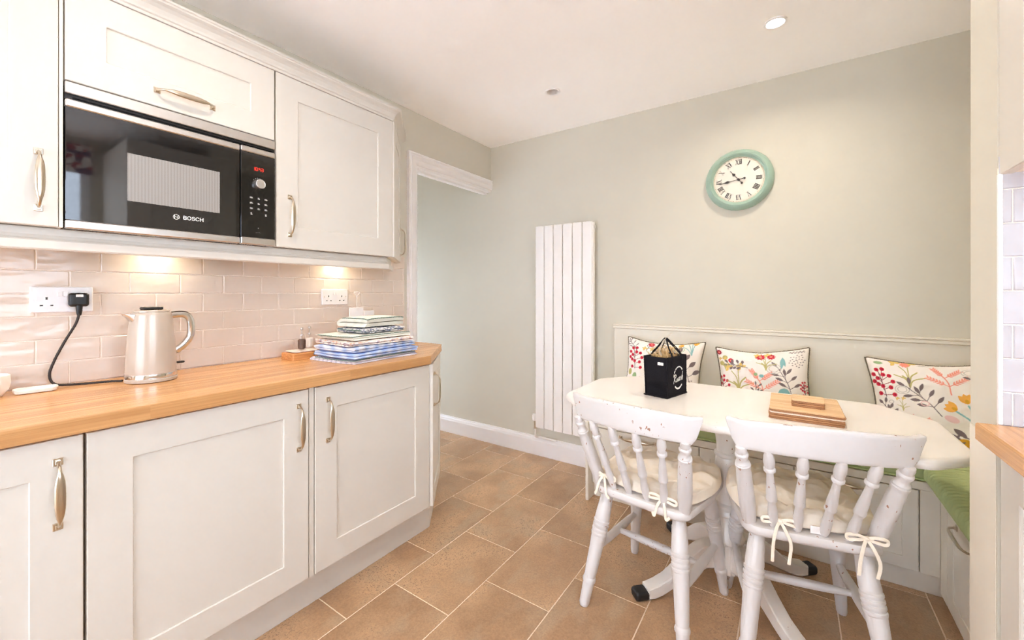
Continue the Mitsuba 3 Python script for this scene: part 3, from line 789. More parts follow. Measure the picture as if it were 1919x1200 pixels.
    def tulips(self, x, y, s):
        for (dx, dy) in ((-.15, .17), (-.07, .22), (.02, .20), (-.02, .25)):
            self.line([(x, y), (x + dx * .45 * s, y + dy * .6 * s), (x + dx * s, y + dy * s)], .0065 * s, 'teal')
        for (dx, dy, an) in ((-.16, .19, 150), (-.075, .255, 105), (.03, .21, 80)):
            for k in (-26, 0, 26):
                self.leaf(x + dx * s - .02 * s * math.cos(math.radians(an)), y + dy * s - .02 * s * math.sin(math.radians(an)), .085 * s, .022 * s, an + k, 'orange')
            self.ell(x + dx * s, y + dy * s, .018 * s, .012 * s, an, 'ochre')
    def oranges(self, x, y, s):
        self.line([(x, y), (x - .01 * s, y + .1 * s), (x + .10 * s, y + .13 * s)], .005 * s, 'grey'); self.line([(x, y + .12 * s), (x - .08 * s, y + .14 * s)], .005 * s, 'grey')
        for (a, b, an) in ((-.06, .14, 140), (-.02, .14, 80), (.08, .10, 20), (-.1, .12, 160)): self.leaf(x + a * s, y + b * s, .10 * s, .022 * s, an, 'grey')
        for (a, b) in ((-.075, .09), (.055, .05), (-.03, .0)): self.ell(x + a * s, y + b * s, .048 * s, .036 * s, -10, 'ochre')
    def daisy(self, x, y, s, col='red'):
        for k in range(9): self.leaf(x, y, .05 * s, .012 * s, 40 * k, col)
        self.ell(x, y, .016 * s, .014 * s, 0, 'coral')
def print_a(n):   # right-hand cushion
    P = Paint(n, 1.17)
    P.berries(.12, .58, 1.05); P.ring(.27, .66, .06, 'lgrey'); P.grass(.34, .69, 1.0); P.fern(.64, .63, 1.05); P.sprig(.55, .42, 1.15, 22); P.tulips(.83, .28, 1.15)
    P.ell(.97, .66, .06, .05, 0, 'teal'); P.ring(.80, .88, .06, 'lgrey'); P.oranges(.78, .08, 1.15); P.ell(.62, .40, .055, .03, -20, 'pink'); P.sprig(.20, .30, .75, 10, 'grey', .032)
    P.grass(.26, .45, .4); P.fern(.40, .20, .7); P.ell(.10, .95, .04, .018, 0, 'mint'); P.daisy(.32, .96, .9, 'coral'); P.sprig(1.03, .62, .9, 30); P.ell(.47, .97, .05, .012, 10, 'lgrey')
    P.ring(.44, .53, .03, 'pink', 1); P.ring(.16, .53, .02, 'lgrey', 1); P.berries(.35, .05, .8); P.tulips(.18, .06, .9); P.daisy(.55, .15, 1.0); P.ell(.47, .22, .04, .035, 0, 'teal'); P.ell(.94, .15, .04, .02, 0, 'mint'); P.sprig(.65, .0, .7, -10)
    return P.c
def print_b(n):   # middle cushion
    P = Paint(n)
    P.berries(.06, .36, .9); P.grass(.25, .40, 1.15); P.fern(.51, .36, 1.15); P.sprig(.80, .38, 1.2, 0); P.ring(.63, .72, .075, 'lgrey', 2, .9); P.ell(.72, .42, .06, .06, 0, 'teal')
    P.daisy(.50, .90, 1.2); P.daisy(.61, .90, 1.0); P.grass(.55, .70, .8); P.ell(.17, .82, .033, .033, 0, 'red'); P.ell(.17, .82, .012, .012, 0, 'coral'); P.ell(.10, .86, .035, .03, 30, 'olive')
    P.sprig(.36, .72, .75, 60, 'grey', .035); P.sprig(.40, .28, .7, -30); P.ell(.57, .36, .05, .03, 0, 'ochre'); P.leaf(.71, .72, .16, .02, 85, 'teal'); P.leaf(.75, .75, .14, .016, 100, 'teal')
    for k in range(26):
        a = k * 2.399; r = .018 * math.sqrt(k); P.ell(.88 + r * math.cos(a), .83 + r * math.sin(a), .008, .006, 0, 'grey')
    for k in range(18): P.ell(.80 + .009 * k, .955 + .012 * math.sin(k * 1.7), .008, .006, 0, 'grey')
    P.berries(.96, .40, .6); P.grass(.09, .70, .5); P.ell(.44, .64, .02, .02, 0, 'mint'); P.ring(.13, .40, .05, 'lgrey'); P.tulips(.30, .05, 1); P.oranges(.65, .06, 1); P.ell(.5, .62, .025, .02, 0, 'teal'); P.daisy(.03, .93, .8, 'crim'); P.ell(.05, .78, .03, .03, 0, 'olive')
    return P.c
def print_c(n):   # left cushion, behind the bag
    P = Paint(n)
    P.berries(.16, .52, 1.15); P.sprig(.16, .80, .8, 25, 'grey', .014); P.sprig(.30, .82, .6, -40, 'grey', .014); P.sprig(.90, .38, 1.5, 8, 'grey', .03); P.ell(.07, .48, .035, .045, 0, 'olive'); P.ell(.16, .42, .035, .05, -20, 'mint')
    P.daisy(.24, .36, 1.1); P.grass(.36, .62, .8); P.tulips(.88, .80, .8); P.ring(.72, .88, .06, 'mint', 1); P.oranges(.55, .70, .9); P.daisy(.36, .94, 1.0)
    for k in range(46):
        a = k * 2.399; r = .022 * math.sqrt(k); P.ell(.86 + r * .8 * math.cos(a), .30 + r * 1.1 * math.sin(a), .010, .006, k * 40, 'grey')
    P.ell(.80, .58, .03, .03, 0, 'orange'); P.ell(.05, .36, .03, .04, 30, 'olive'); P.fern(.6, .3, 1); P.berries(.2, .05, .8); P.grass(.45, .1, 1); P.ell(.10, .30, .04, .03, 0, 'grey')
    return P.c
PRINT = {'type': 'principled', 'base_color': {'type': 'mesh_attribute', 'name': 'vertex_color'}, 'roughness': .85, 'specular': .15}
scene['floral_print'] = {'type': 'twosided', 'bsdf': PRINT}
PIPING = mat('dark_piping', lin(112, 104, 92), .8, spec=.1)
BACKC = mat('cushion_back', lin(232, 222, 206), .9, spec=.1)
def cushion(label, M, w, h, th, fn, n=230, seed=0, dent=.10):
    t = thing('floral_cushion', label, 'cushion')
    def surf(n, sgn):
        s = np.linspace(-1, 1, n); S, Q = np.meshgrid(s, s, indexing='ij')
        b = (np.clip(1 - np.abs(S) ** 2.6, 0, 1) * np.clip(1 - np.abs(Q) ** 2.6, 0, 1)) ** .45
        X = S * (1 - dent * (1 - Q ** 2) ** 1.2 * np.abs(S) ** 2) * w / 2
        Y = Q * (1 - dent * (1 - S ** 2) ** 1.2 * np.abs(Q) ** 2) * h / 2
        nz = nfbm(np.stack([S * 2.2 + seed, Q * 2.2, S * 0 + seed * 3.1], -1), 3, seed) - .5
        Z = sgn * th / 2 * b * (1 + .5 * nz)
        # a crease where the cushion sags, and a wavy edge
        Y = Y - .012 * (1 - S ** 2) * np.clip(Q, 0, 1) ** 2 * (1 + nz)
        Z = Z + .010 * np.sin(S * 2.3 + seed) * np.abs(Q) ** 3
        return np.stack([X, Y, Z], -1)
    P = surf(n, 1)
    v, f = grid(P)
    part(t, 'front', move((v, f), M), 'floral_print', True, color=np.clip(fn(n).reshape(-1, 3), 0, 1))
    B = surf(60, -1); v, f = grid(B)
    part(t, 'back', move((v, f[:, ::-1]), M), BACKC, True)
    e = np.concatenate([P[:-1:6, 0], P[-1, :-1:6], P[:0:-6, -1], P[0, :0:-6]])
    part(t, 'piping', move(tube(e, .0045, 7, closed=True), M), PIPING, True)
def lean(x, y, z, tilt, roll=0, yaw=0):
    """Cushion frame: local x along the wall, local y up the cushion, local z out (-y)."""
    a = math.radians(tilt); r = math.radians(roll); q = math.radians(yaw)
    up = np.array([0, math.sin(a), math.cos(a)]); u = np.array([1., 0, 0])
    u2 = u * math.cos(r) + up * math.sin(r); v2 = -u * math.sin(r) + up * math.cos(r)
    Z = np.array([[math.cos(q), -math.sin(q), 0], [math.sin(q), math.cos(q), 0], [0, 0, 1]])
    return frame((x, y, z), Z @ u2, Z @ v2)
cushion('floral cushion leaning on the bench back behind the black bag', lean(1.392, -.155, .738, 16, -1), .45, .42, .13, print_c, seed=1)
cushion('floral cushion leaning on the bench back behind the wooden placemats', lean(1.905, -.155, .727, 16, 4), .43, .42, .14, print_b, seed=2)
cushion('floral cushion in the bench corner, right end of the bench back', lean(2.570, -.165, .717, 18, 4, -6), .48, .44, .14, print_a, n=280, seed=3)

# ------------------------------------------------------------------ dining table
TX, TY, TZ = 1.8075, -.745, .76
t = thing('dining_table', 'white painted pedestal dining table with clipped round corners', 'table')
tx0, tx1, ty0, ty1 = 1.165, 2.472, -1.088, -.40
c = .12
out = round_poly([(tx0, ty0 + c), (tx0 + c, ty0), (tx1 - c, ty0), (tx1, ty0 + c), (tx1, ty1 - .19), (tx1 - .15, ty1), (tx0 + .13, ty1), (tx0, ty1 - .17)], .07, 8)
part(t, 'tabletop', loft(out, [(.012, .728), (.004, .730), (0, .737), (0, .748), (.003, .755), (.009, .7585), (.016, .760)]), TABLEW, 40)
part(t, 'apron', loft(round_poly([(1.45, -.95), (2.16, -.95), (2.16, -.54), (1.45, -.54)], .02), [(0, .69), (0, .7285)]), TABLEW)
col = [(.030, .19), (.062, .195), (.064, .205), (.058, .225), (.050, .255), (.046, .285), (.0455, .296), (.051, .302), (.051, .312), (.046, .318), (.046, .326), (.051, .332), (.050, .342), (.0405, .350), (.0405, .37), (.044, .41), (.048, .46), (.0485, .50), (.046, .53), (.043, .538), (.050, .545), (.050, .556), (.042, .562), (.041, .58), (.046, .62), (.058, .655), (.068, .67), (.070, .69), (.07, .70)]
part(t, 'column', move(lathe(col, 40), np.array([[1, 0, 0, TX], [0, 1, 0, TY], [0, 0, 1, 0], [0, 0, 0, 1]], float)), TABLEW, 40)
# fluted block at the foot of the column
ang = np.linspace(0, 2 * PI, 96, endpoint=False)
sq = .062 / np.maximum(np.abs(np.cos(ang)), np.abs(np.sin(ang))) ** .55
rr = sq + .003 * np.cos(ang * 24)
blk = np.column_stack([rr * np.cos(ang + PI / 4), rr * np.sin(ang + PI / 4)]) + [TX, TY]
part(t, 'block', loft(blk, [(.012, .070), (.0, .078), (.0, .185), (.006, .193), (.02, .198)]), TABLEW, 40)
def foot(a):
    """Swept foot: side outline in (r, z), thickness across."""
    top = [(.04, .190), (.09, .196), (.14, .186), (.19, .156), (.24, .112), (.285, .078), (.33, .058), (.375, .046)]
    bot = [(.375, .004), (.34, .004), (.31, .012), (.27, .030), (.21, .062), (.16, .086), (.11, .096), (.04, .088)]
    o = np.array(top + bot)[::-1]
    p = Polygon(o); o = np.array(p.exterior.coords)[:-1]
    if not p.exterior.is_ccw: o = o[::-1]
    v, f = loft(o, [(.006, -.028), (0, -.022), (0, .022), (.006, .028)], False)
    caps = []
    inn = Polygon(o).buffer(-.006, join_style=2)
    e1 = extr(inn, .0562); e1[0][:, 2] -= .0281
    M = frame((TX, TY, 0), (math.cos(a), math.sin(a), 0), (0, 0, 1))
    return move(cat((v, f), e1), M), M
for a in (45, 135, 225, 315):
    m_, M = foot(math.radians(a))
    k = part(t, 'foot', m_, TABLEW, 40)
    put(child(k, 'toe_cap'), move(rbox(.352, .425, .0005, .038, -.027, .027, .012), M), BLUEBLACK, 30)

# ------------------------------------------------------------------ chairs
def turned(p0, p1, prof, n=18):
    """Lathe along p0 -> p1; profile (t in 0..1, radius)."""
    p0, p1 = np.asarray(p0, float), np.asarray(p1, float)
    L = np.linalg.norm(p1 - p0); z = (p1 - p0) / L
    x = np.cross(z, [0, 1, 0.1]); x /= np.linalg.norm(x)
    M = np.eye(4); M[:3, 0], M[:3, 1], M[:3, 2], M[:3, 3] = x, np.cross(z, x), z, p0
    return move(lathe([(r, t * L) for t, r in prof], n), M)
REAR_LEG = [(0, .016), (.015, .0175), (.02, .019), (.17, .0215), (.20, .0215), (.205, .025), (.225, .026), (.24, .024), (.245, .0215), (.30, .0235), (.50, .026), (.60, .0285)]
q = .60
for _ in range(4):
    REAR_LEG += [(q + .004, .0285), (q + .010, .031), (q + .026, .031), (q + .032, .0275)]; q += .036
REAR_LEG += [(.76, .029), (.88, .026), (1.0, .021)]
SPIN = [(0, .011), (.08, .0155), (.20, .0165), (.30, .0135), (.36, .0135), (.375, .0185), (.40, .0185), (.415, .0172), (.50, .0165), (.65, .0125), (.735, .0112), (.745, .014), (.76, .0195), (.785, .0195), (.80, .0145), (.82, .0165), (.88, .0185), (.94, .0165), (1, .012)]
POST = [(0, .020), (.02, .0225), (.25, .0262), (.66, .0242), (.73, .0215), (.745, .0240), (.775, .0245), (.785, .0205), (.795, .0205), (.80, .0225), (.815, .0190), (.845, .0165), (.88, .0195), (.90, .0215), (.915, .0200), (.925, .0160), (.97, .0180), (1, .016)]
def crest_mesh(W=.241, dx=0.0):
    """Curved top rail: ends sweep forward, top edge dips to horn-like tips."""
    n, m = 61, 16
    s = np.linspace(-1, 1, n); s = np.sign(s) * (1 - (1 - np.abs(s)) ** 1.7); P = np.zeros((n, m, 3))
    for i, t_ in enumerate(s):
        x = W * t_ + dx; y = -.100 + .052 * t_ * t_
        zt = .835 - .012 * t_ ** 2 + .006 * np.clip((abs(t_) - .85) / .15, 0, 1)
        zb = .732 + .006 * (1 - t_ * t_) + np.interp(abs(t_), [0, .885, .897, .925, .945, .97, 1.0], [0, 0, .012, .020, .034, .058, .082])
        hw = .0115
        c = (zt + zb) / 2; hh = max((zt - zb) / 2, .006)
        a = np.linspace(0, 2 * PI, m, endpoint=False)
        cy, cz = np.sign(np.cos(a)) * np.abs(np.cos(a)) ** .45, np.sign(np.sin(a)) * np.abs(np.sin(a)) ** .35
        lean_ = -.10 * cz * hh
        tang = np.array([1, 2 * .052 * t_ / W]); tang /= np.linalg.norm(tang)
        nrm = np.array([-tang[1], tang[0]])
        P[i] = np.column_stack([x + nrm[0] * cy * hw, y + nrm[1] * cy * hw + lean_, c + cz * hh])
    v, f = grid(P, cv=True)
    k = len(v); i = np.arange(m); j = (i + 1) % m; b = (n - 1) * m
    v = np.vstack([v, P[0].mean(0), P[-1].mean(0)])
    return v, np.vstack([f, np.stack([np.full(m, k), i, j], 1), np.stack([np.full(m, k + 1), b + j, b + i], 1)])
def bow(at, s=1.0, seed=0, drop=.11):
    """Ribbon bow: two loops, a knot and two tails, local axes (x right, y forward, z up)."""
    r_ = np.random.default_rng(seed); parts_ = []
    for e in (-1, 1):
        p = smooth_path([(0, -.006, 0), (e * .025, -.014, .010), (e * .048, -.012, .006), (e * .046, -.010, -.008), (e * .02, -.010, -.005), (0, -.006, 0)], 24) * s
        parts_.append(tube(p + at, .0018, 6, flat=.0050, up=(0, -1, .3)))
        q = smooth_path([(0, -.006, 0), (e * .012, -.022, -.02), (e * (.018 + .01 * r_.random()), -.026, -.06), (e * (.02 + .012 * r_.random()), -.024, -drop)], 20) * s
        parts_.append(tube(q + at, .0012, 6, flat=.0052, up=(0, -1, .2)))
    parts_.append(rbox(-.008 + at[0], .008 + at[0], -.014 + at[1], .002 + at[1], -.007 + at[2], .007 + at[2], .006, 12))
    return cat(*parts_)
def chair(label, x, y, deg, seed, bows, tag_):
    t = thing('dining_chair', label, 'chair')
    M = rot_z(math.radians(deg), (x, y, 0))
    # seat: rear edge at local y=0
    so = round_poly([(-.185, .0), (.185, .0), (.205, .22), (.195, .41), (-.195, .41), (-.205, .22)], .055, 8)
    part(t, 'seat', move(loft(so, [(.022, .430), (.006, .434), (0, .442), (0, .456), (.004, .463), (.014, .466)]), M), CHAIRW, 40)
    part(t, 'backrest', move(crest_mesh(.241, .012 if seed == 1 else 0.0), M), CHAIRW, 50)
    for s in (-1, 1):
        part(t, 'post', move(turned((s * .166, .040, .462), (s * .205, -.066, .742), [(a, r * .94) for a, r in POST]), M), CHAIRW, 45)
    for s in (-.60, -.21, .21, .60):
        part(t, 'spindle', move(turned((s * .165, .026, .464), (s * .222, -.097 + .052 * (s * .9) ** 2, .743), [(a, r * .87) for a, r in SPIN]), M), CHAIRW, 45)
    for s in (-1, 1):
        part(t, 'leg', move(turned((s * .192, -.045, .0), (s * .140, .055, .434), REAR_LEG), M), CHAIRW, 45)
    for s in (-1, 1):
        part(t, 'leg', move(turned((s * .195, .395, .0), (s * .150, .335, .434), [(a, r * .92) for a, r in REAR_LEG]), M), CHAIRW, 45)
    for s in (-1, 1):
        a0, a1 = np.array([s * .168, .004, .205]), np.array([s * .173, .368, .205])
        P = np.linspace(a0, a1, 13); k = np.linspace(-1, 1, 13)
        part(t, 'stretcher', move(tube(P, .010 + .007 * (1 - k ** 2), 12), M), CHAIRW, True)
    P = np.linspace((-.165, .19, .205), (.165, .19, .205), 13); k = np.linspace(-1, 1, 13)
    part(t, 'stretcher', move(tube(P, .010 + .005 * (1 - k ** 2), 12), M), CHAIRW, True)
    # tied seat pad, its own thing
    p = thing('seat_pad', f'cream fleecy tied seat pad on the {"left" if seed == 1 else "right"} dining chair', 'seat pad')
    n = 61; s_ = np.linspace(-1, 1, n); S, Q = np.meshgrid(s_, s_, indexing='ij')
    X = S * np.sqrt(1 - .32 * Q * Q) * .215; Y = Q * np.sqrt(1 - .32 * S * S) * .205
    b = (np.clip(1 - np.abs(S) ** 5, 0, 1) * np.clip(1 - np.abs(Q) ** 5, 0, 1)) ** .42
    nz = nfbm(np.stack([S * 3 + seed * 5, Q * 3, S * 0], -1), 3, seed) - .5
    tuft = 1 - .35 * np.exp(-((S / .25) ** 2 + ((Q + .55) / .22) ** 2)) - .2 * np.exp(-(((S - .5) / .2) ** 2 + ((Q + .3) / .2) ** 2))
    top = .484 + .044 * b ** .8 * tuft * (1 + 1.3 * nz)
    rad = np.hypot(S, Q + .05); th_ = np.arctan2(Q + .05, S)
    top = top + .006 * b * np.sin(th_ * 13 + 3 * nz) * np.clip((rad - .35) / .5, 0, 1) - .012 * b * np.exp(-((rad - .62) / .06) ** 2)
    low = .4675 + .010 * (1 - b)
    Yc = Y + .232
    vt, ft = grid(np.stack([X, Yc, np.where(b > .02, top, .480)], -1)); vb, fb = grid(np.stack([X, Yc, np.where(b > .02, low, .480)], -1))
    part(p, 'pad', move(cat((vt, ft), (vb, fb[:, ::-1])), M), PADC, True)
    for (bx, by, bz, dr_) in bows:
        part(p, 'bow', move(bow(np.array([bx, by, bz]), 1.0, seed, dr_), M), RIBBON, 40)
    if tag_: part(p, 'care_label', move(cbox(tag_[0], tag_[0] + .045, .018, .020, .468, .492, .0005), M), WPLAS, label='small white care label')
chair('white spindle-back chair with chipped paint in front of the black bag', 1.552, -1.170, -8.5, 1, [(-.135, .020, .505, .075), (.098, .022, .492, .05)], None)
chair('white spindle-back chair in front of the wooden placemats, right of the other chair', 2.083, -1.100, 12.5, 2, [(-.085, .018, .493, .125), (.135, .012, .488, .105)], (-.002,))

# ------------------------------------------------------------------ things on the table
# bag
t = thing('jute_bag', 'small black jute bag with white lettering standing on the table', 'bag')
BM = frame((1.581, -.817, TZ + .0005), (.259, .966, 0), (0, 0, 1)) # local x along the printed side, y up, z out
bw, bd, bh = .170, .105, .178
n = 33
def bag_wall(nu=49, nv=25):
    """Open box with a pinched gusset, as one grid round its four sides."""
    per = []
    for (a, b_) in (((0, 0), (bw, 0)), ((bw, 0), (bw, -bd)), ((bw, -bd), (0, -bd)), ((0, -bd), (0, 0))):
        for k in np.linspace(0, 1, 14, endpoint=False): per.append((a[0] + (b_[0] - a[0]) * k, a[1] + (b_[1] - a[1]) * k))
    per = np.array(per); P = np.zeros((len(per), nv, 3))
    for j, tt in enumerate(np.linspace(0, 1, nv)):
        x, z = per[:, 0].copy(), per[:, 1].copy()
        g = math.exp(-((tt - .16) / .16) ** 2) * .022
        mid = np.clip(1 - np.abs((z + bd / 2) / (bd / 2)) ** 2, 0, 1)
        x += np.where(per[:, 0] < .001, g * mid, 0) - np.where(per[:, 0] > bw - .001, g * mid * .6, 0)
        fl = .006 * tt
        x += np.where(per[:, 0] < .001, -.010 * tt * (1 - mid * .3) + .004 * (1 - tt), 0)
        z += np.where(per[:, 1] > -.001, fl * .6, 0)
        x -= .006 * (tt) * (per[:, 0] / bw)
        P[:, j] = np.column_stack([x, np.full(len(per), .004 + (bh - .004) * tt - .004 * np.sin(tt * 3) * mid), z])
    return P
P = bag_wall()
o_ = P; c_ = np.array([bw / 2, 0, -bd / 2])
inn = P.copy(); inn[:, :, 0] = c_[0] + (P[:, :, 0] - c_[0]) * .97; inn[:, :, 2] = c_[2] + (P[:, :, 2] - c_[2]) * .95
PP = np.concatenate([P, inn[:, ::-1]], 1)
part(t, 'body', move(grid(PP, cu=True), BM), BAG, True)
part(t, 'base', move(cbox(-.008, bw + .006, 0, .005, -bd - .006, .006, .002), BM), BAG)
for (sx, sz) in ((0, 0), (bw, 0), (0, -bd), (bw, -bd)):
    fl = 0.006
    P0 = np.array([(sx + (.004 if sx == 0 else 0), .003, sz), (sx - (.003 if sx == 0 else .003), bh * .5, sz + (fl * .3 if sz == 0 else 0)), (sx - (.010 if sx == 0 else .006), bh - .001, sz + (fl * .6 if sz == 0 else 0))])
    part(t, 'seam', move(tube(smooth_path(P0, 10), .0028, 6), BM), BAG, True)
def strap(zz, e, seed):
    p = smooth_path([(.040, bh - .045, zz), (.042, bh, zz + e * .002), (.056, bh + .036, zz + e * .026), (.072, bh + .066, zz + e * .044), (.082, bh + .070, zz + e * .046), (.096, bh + .050, zz + e * .032), (.124, bh, zz + e * .002), (.127, bh - .045, zz)], 40)
    return tube(p, .0022, 8, flat=.0075, up=(0, 0, 1))
part(t, 'handle', move(strap(.0035, -1, 1), BM), BAG, 40)
part(t, 'handle', move(strap(-bd + .004, 1, 2), BM), BAG, 40)
# printed lettering: arcs and a brush-script word
def arc(r, a0, a1, w):
    a = np.radians(np.linspace(a0, a1, 24)); return LineString(np.column_stack([r * np.cos(a), r * np.sin(a)])).buffer(w, cap_style=2)
pr_ = [affinity.scale(g_, 1, 1.18, origin=(0, 0)) for g_ in (arc(.034, 40, 62, .0022), arc(.034, 66, 84, .0022), arc(.034, 88, 108, .0022), arc(.034, 113, 130, .0022), arc(.034, 135, 152, .0022), arc(.034, 158, 172, .0022), arc(.034, 228, 318, .0026))]
strokes = {'R': [[(0, -.014), (.003, .014)], [(-.004, .010), (.006, .016), (.013, .009), (.003, .001), (.015, -.013)]], 'o': [[(.022, -.001), (.018, -.008), (.022, -.013), (.026, -.006), (.022, -.001)]],
           'u': [[(.031, .001), (.030, -.011), (.035, -.011), (.039, .002)], [(.039, .002), (.039, -.012)]], 's': [[(.051, .002), (.045, -.001), (.050, -.006), (.044, -.012)]], 'h': [[(.056, .018), (.054, -.013)], [(.054, -.008), (.060, .001), (.061, -.013)]]}
for ch in strokes.values():
    for st in ch: pr_.append(affinity.translate(affinity.skew(LineString(smooth_path([(*q_, 0) for q_ in st], 16)[:, :2] if len(st) > 2 else st)  .buffer(.0013), 10, 6, origin=(0, 0)), -.030, -.004))
v, f = extr(affinity.translate(affinity.scale(unary_union(pr_), 1.28, 1.22, origin=(0, 0)), .096, .080), .0006)
v[:, 2] += .0006 + .0036 * v[:, 1] / bh
part(t, 'lettering', move((v, f), BM), WPRINT, label='white script lettering between two arcs')
# side label, on the gusset near its top
part(t, 'side_tag', move(rbox(-.0105, -.0065, bh - .036, bh - .022, -.040, -.012, .0019, 8), BM), WPLAS, label='small white tag')
st = []
for k in range(130):
    p0 = np.array([rng.uniform(.012, bw - .015), bh - .035 + rng.uniform(0, .03), rng.uniform(-bd + .012, -.012)])
    d1 = rng.normal(0, .022, 3) + [0, .018, 0]; d2 = d1 + rng.normal(0, .022, 3)
    q0, q1, q2 = p0, p0 + d1, p0 + d2
    for q_ in (q1, q2):
        q_[0] = np.clip(q_[0], .01, bw - .02); q_[2] = np.clip(q_[2], -bd + .01, -.01); q_[1] = np.clip(q_[1], bh - .05, bh + .035)
    st.append(tube(smooth_path([q0, q1, q2], 7), .0009, 4, flat=.0018))
k = part(t, 'straw_filling', move(cat(*st), BM), STRAW); labels[k] = {'label': 'pale shredded straw', 'kind': 'stuff'}
rb = [tube(smooth_path([(.072, bh + .068, -bd * .5), (.09, bh + .088, -bd * .5 + .01), (.125, bh + .098, -bd * .5 + .012)], 10), .0010, 5, flat=.004), tube(smooth_path([(.072, bh + .068, -bd * .5), (.055, bh + .055, -bd * .5), (.038, bh + .02, -bd * .55), (.05, bh + .0, -bd * .5)], 12), .0012, 5, flat=.007)]
part(t, 'tissue_ribbon', move(cat(*rb), BM), RIBBON, 40, label='pale paper ribbon')

# placemats and coasters
ng = 6
z = TZ + .0004
lab = ['lowest of the stacked wooden placemats on the table', 'second placemat from the bottom of the wooden stack', 'third placemat from the bottom of the wooden stack', 'pale pinkish placemat in the middle of the wooden stack', 'second placemat from the top of the wooden stack', 'top wooden placemat, the one carrying the coasters']
for i in range(6):
    t = thing('placemat', lab[i], 'placemat', 'stack of wooden placemats')
    o = rrect(.222 + rng.uniform(-.0025, .0025), .268 + rng.uniform(-.003, .003), .010)
    M = rot_z(rng.uniform(-.012, .012) + .01, (2.070 + rng.uniform(-.002, .002), -.748 + rng.uniform(-.002, .002), z))
    put(t, move(loft(o, [(.0018, 0), (0, .0014), (0, .0046), (.0018, .0060)]), M), MAT_P if i == 3 else (MAT_W if i == 5 else (MAT_E if i % 2 else MAT_D))); z += .0066
lab = ['lowest of the four stacked wooden coasters', 'second coaster from the bottom of the small stack', 'second coaster from the top of the small stack', 'top wooden coaster on the placemats']
for i in range(4):
    t = thing('coaster', lab[i], 'coaster', 'stack of wooden coasters')
    o = rrect(.100, .106, .008)
    M = rot_z(rng.uniform(-.03, .03), (2.079 + (0 if i < 2 else .003) + rng.uniform(-.002, .002), -.765 + rng.uniform(-.002, .002) + (.004 if i > 1 else 0), z))
    put(t, move(loft(o, [(.0015, 0), (0, .0012), (0, .0038), (.0015, .0050)]), M), MAT_W if i == 3 else (MAT_E if i % 2 else MAT_D)); z += .0057

# ------------------------------------------------------------------ things on the left worktop
WT = .9153
# kettle
t = thing('kettle', 'pearly cream kettle with chrome base band on the oak worktop', 'kettle')
KX, KY = .168, -2.193
KM = np.eye(4); KM[:3, 3] = (KX, KY, WT)
part(t, 'power_base', move(lathe([(.060, 0), (.071, .002), (.072, .010), (.069, .013)], 48), KM), PEARL, 40)
part(t, 'base_band', move(lathe([(.069, .0132), (.0705, .015), (.0700, .027), (.0690, .029)], 48), KM), CHROME, 40, label='chrome band')
part(t, 'body', move(lathe([(.0690, .029), (.0692, .034), (.0685, .06), (.0665, .10), (.0635, .15), (.0600, .195), (.0565, .228), (.055, .236), (.0525, .2395), (.03, .2405)], 56), KM), PEARL, 40)
part(t, 'lid', move(lathe([(.050, .2400), (.050, .2445), (.046, .247), (.02, .2475)], 40), KM), PEARL, 40)
part(t, 'lid_knob', move(rbox(-.022, .022, -.028, .028, .2475, .2575, .0045), KM), BLACKP, 40, label='black lid grip')
# spout towards -y, handle towards +y
dirs = np.array([-.05, -1.0, 0]); dirs /= np.linalg.norm(dirs)
n = 9
sp = []
for j, (rr_, zz_, wd_) in enumerate([(.050, .232, .030), (.062, .2335, .021), (.073, .2345, .011), (.079, .2345, .004)]):
    a = np.linspace(0, PI, n); lowz = zz_ - (.045, .030, .014, .005)[j]
    side = np.array([dirs[1], -dirs[0], 0])
    sp.append([KX * np.array([1, 0, 0]) + KY * np.array([0, 1, 0]) + dirs * (rr_ - .010 * (1 - abs(math.cos(q_))) * (j > 0)) + side * wd_ * math.cos(q_) + np.array([0, 0, WT + zz_ - (zz_ - lowz) * math.sin(q_)]) for q_ in a])
part(t, 'spout', grid(np.array(sp)), CHROME, 40)
hp = smooth_path([(0, .050, .226), (0, .082, .229), (0, .102, .223), (0, .112, .204), (0, .115, .170), (0, .110, .142), (0, .092, .115), (0, .066, .095)], 36)
part(t, 'handle', move(tube(hp, .0085, 12, flat=.0125, up=(1, 0, 0)), KM), CHROME, True)
part(t, 'switch', move(cbox(-.008, .008, .071, .094, .050, .056, .002), KM), BLACKP)
# cord to the socket, and the plug in it
part(t, 'cord', tube(smooth_path([(.135, -2.262, WT + .006), (.10, -2.30, WT + .005), (.075, -2.36, WT + .005), (.055, -2.405, WT + .010), (.050, -2.418, WT + .04), (.050, -2.408, WT + .085), (.050, -2.385, WT + .145), (.046, -2.358, WT + .205), (.044, -2.349, WT + .245)], 60), .0036, 10), CORDM, True)
pk = part(t, 'plug', cat(rbox(.021, .050, -2.374, -2.326, 1.176, 1.222, .009), move(lathe([(.009, 0), (.0075, .022), (.005, .034)], 14), frame((.042, -2.350, 1.180), (0, 1, 0), (1, 0, 0)))), BLACKP, 40)
put(child(pk, 'sticker'), cbox(.0498, .0505, -2.359, -2.341, 1.2085, 1.217, .0002), WPRINT)

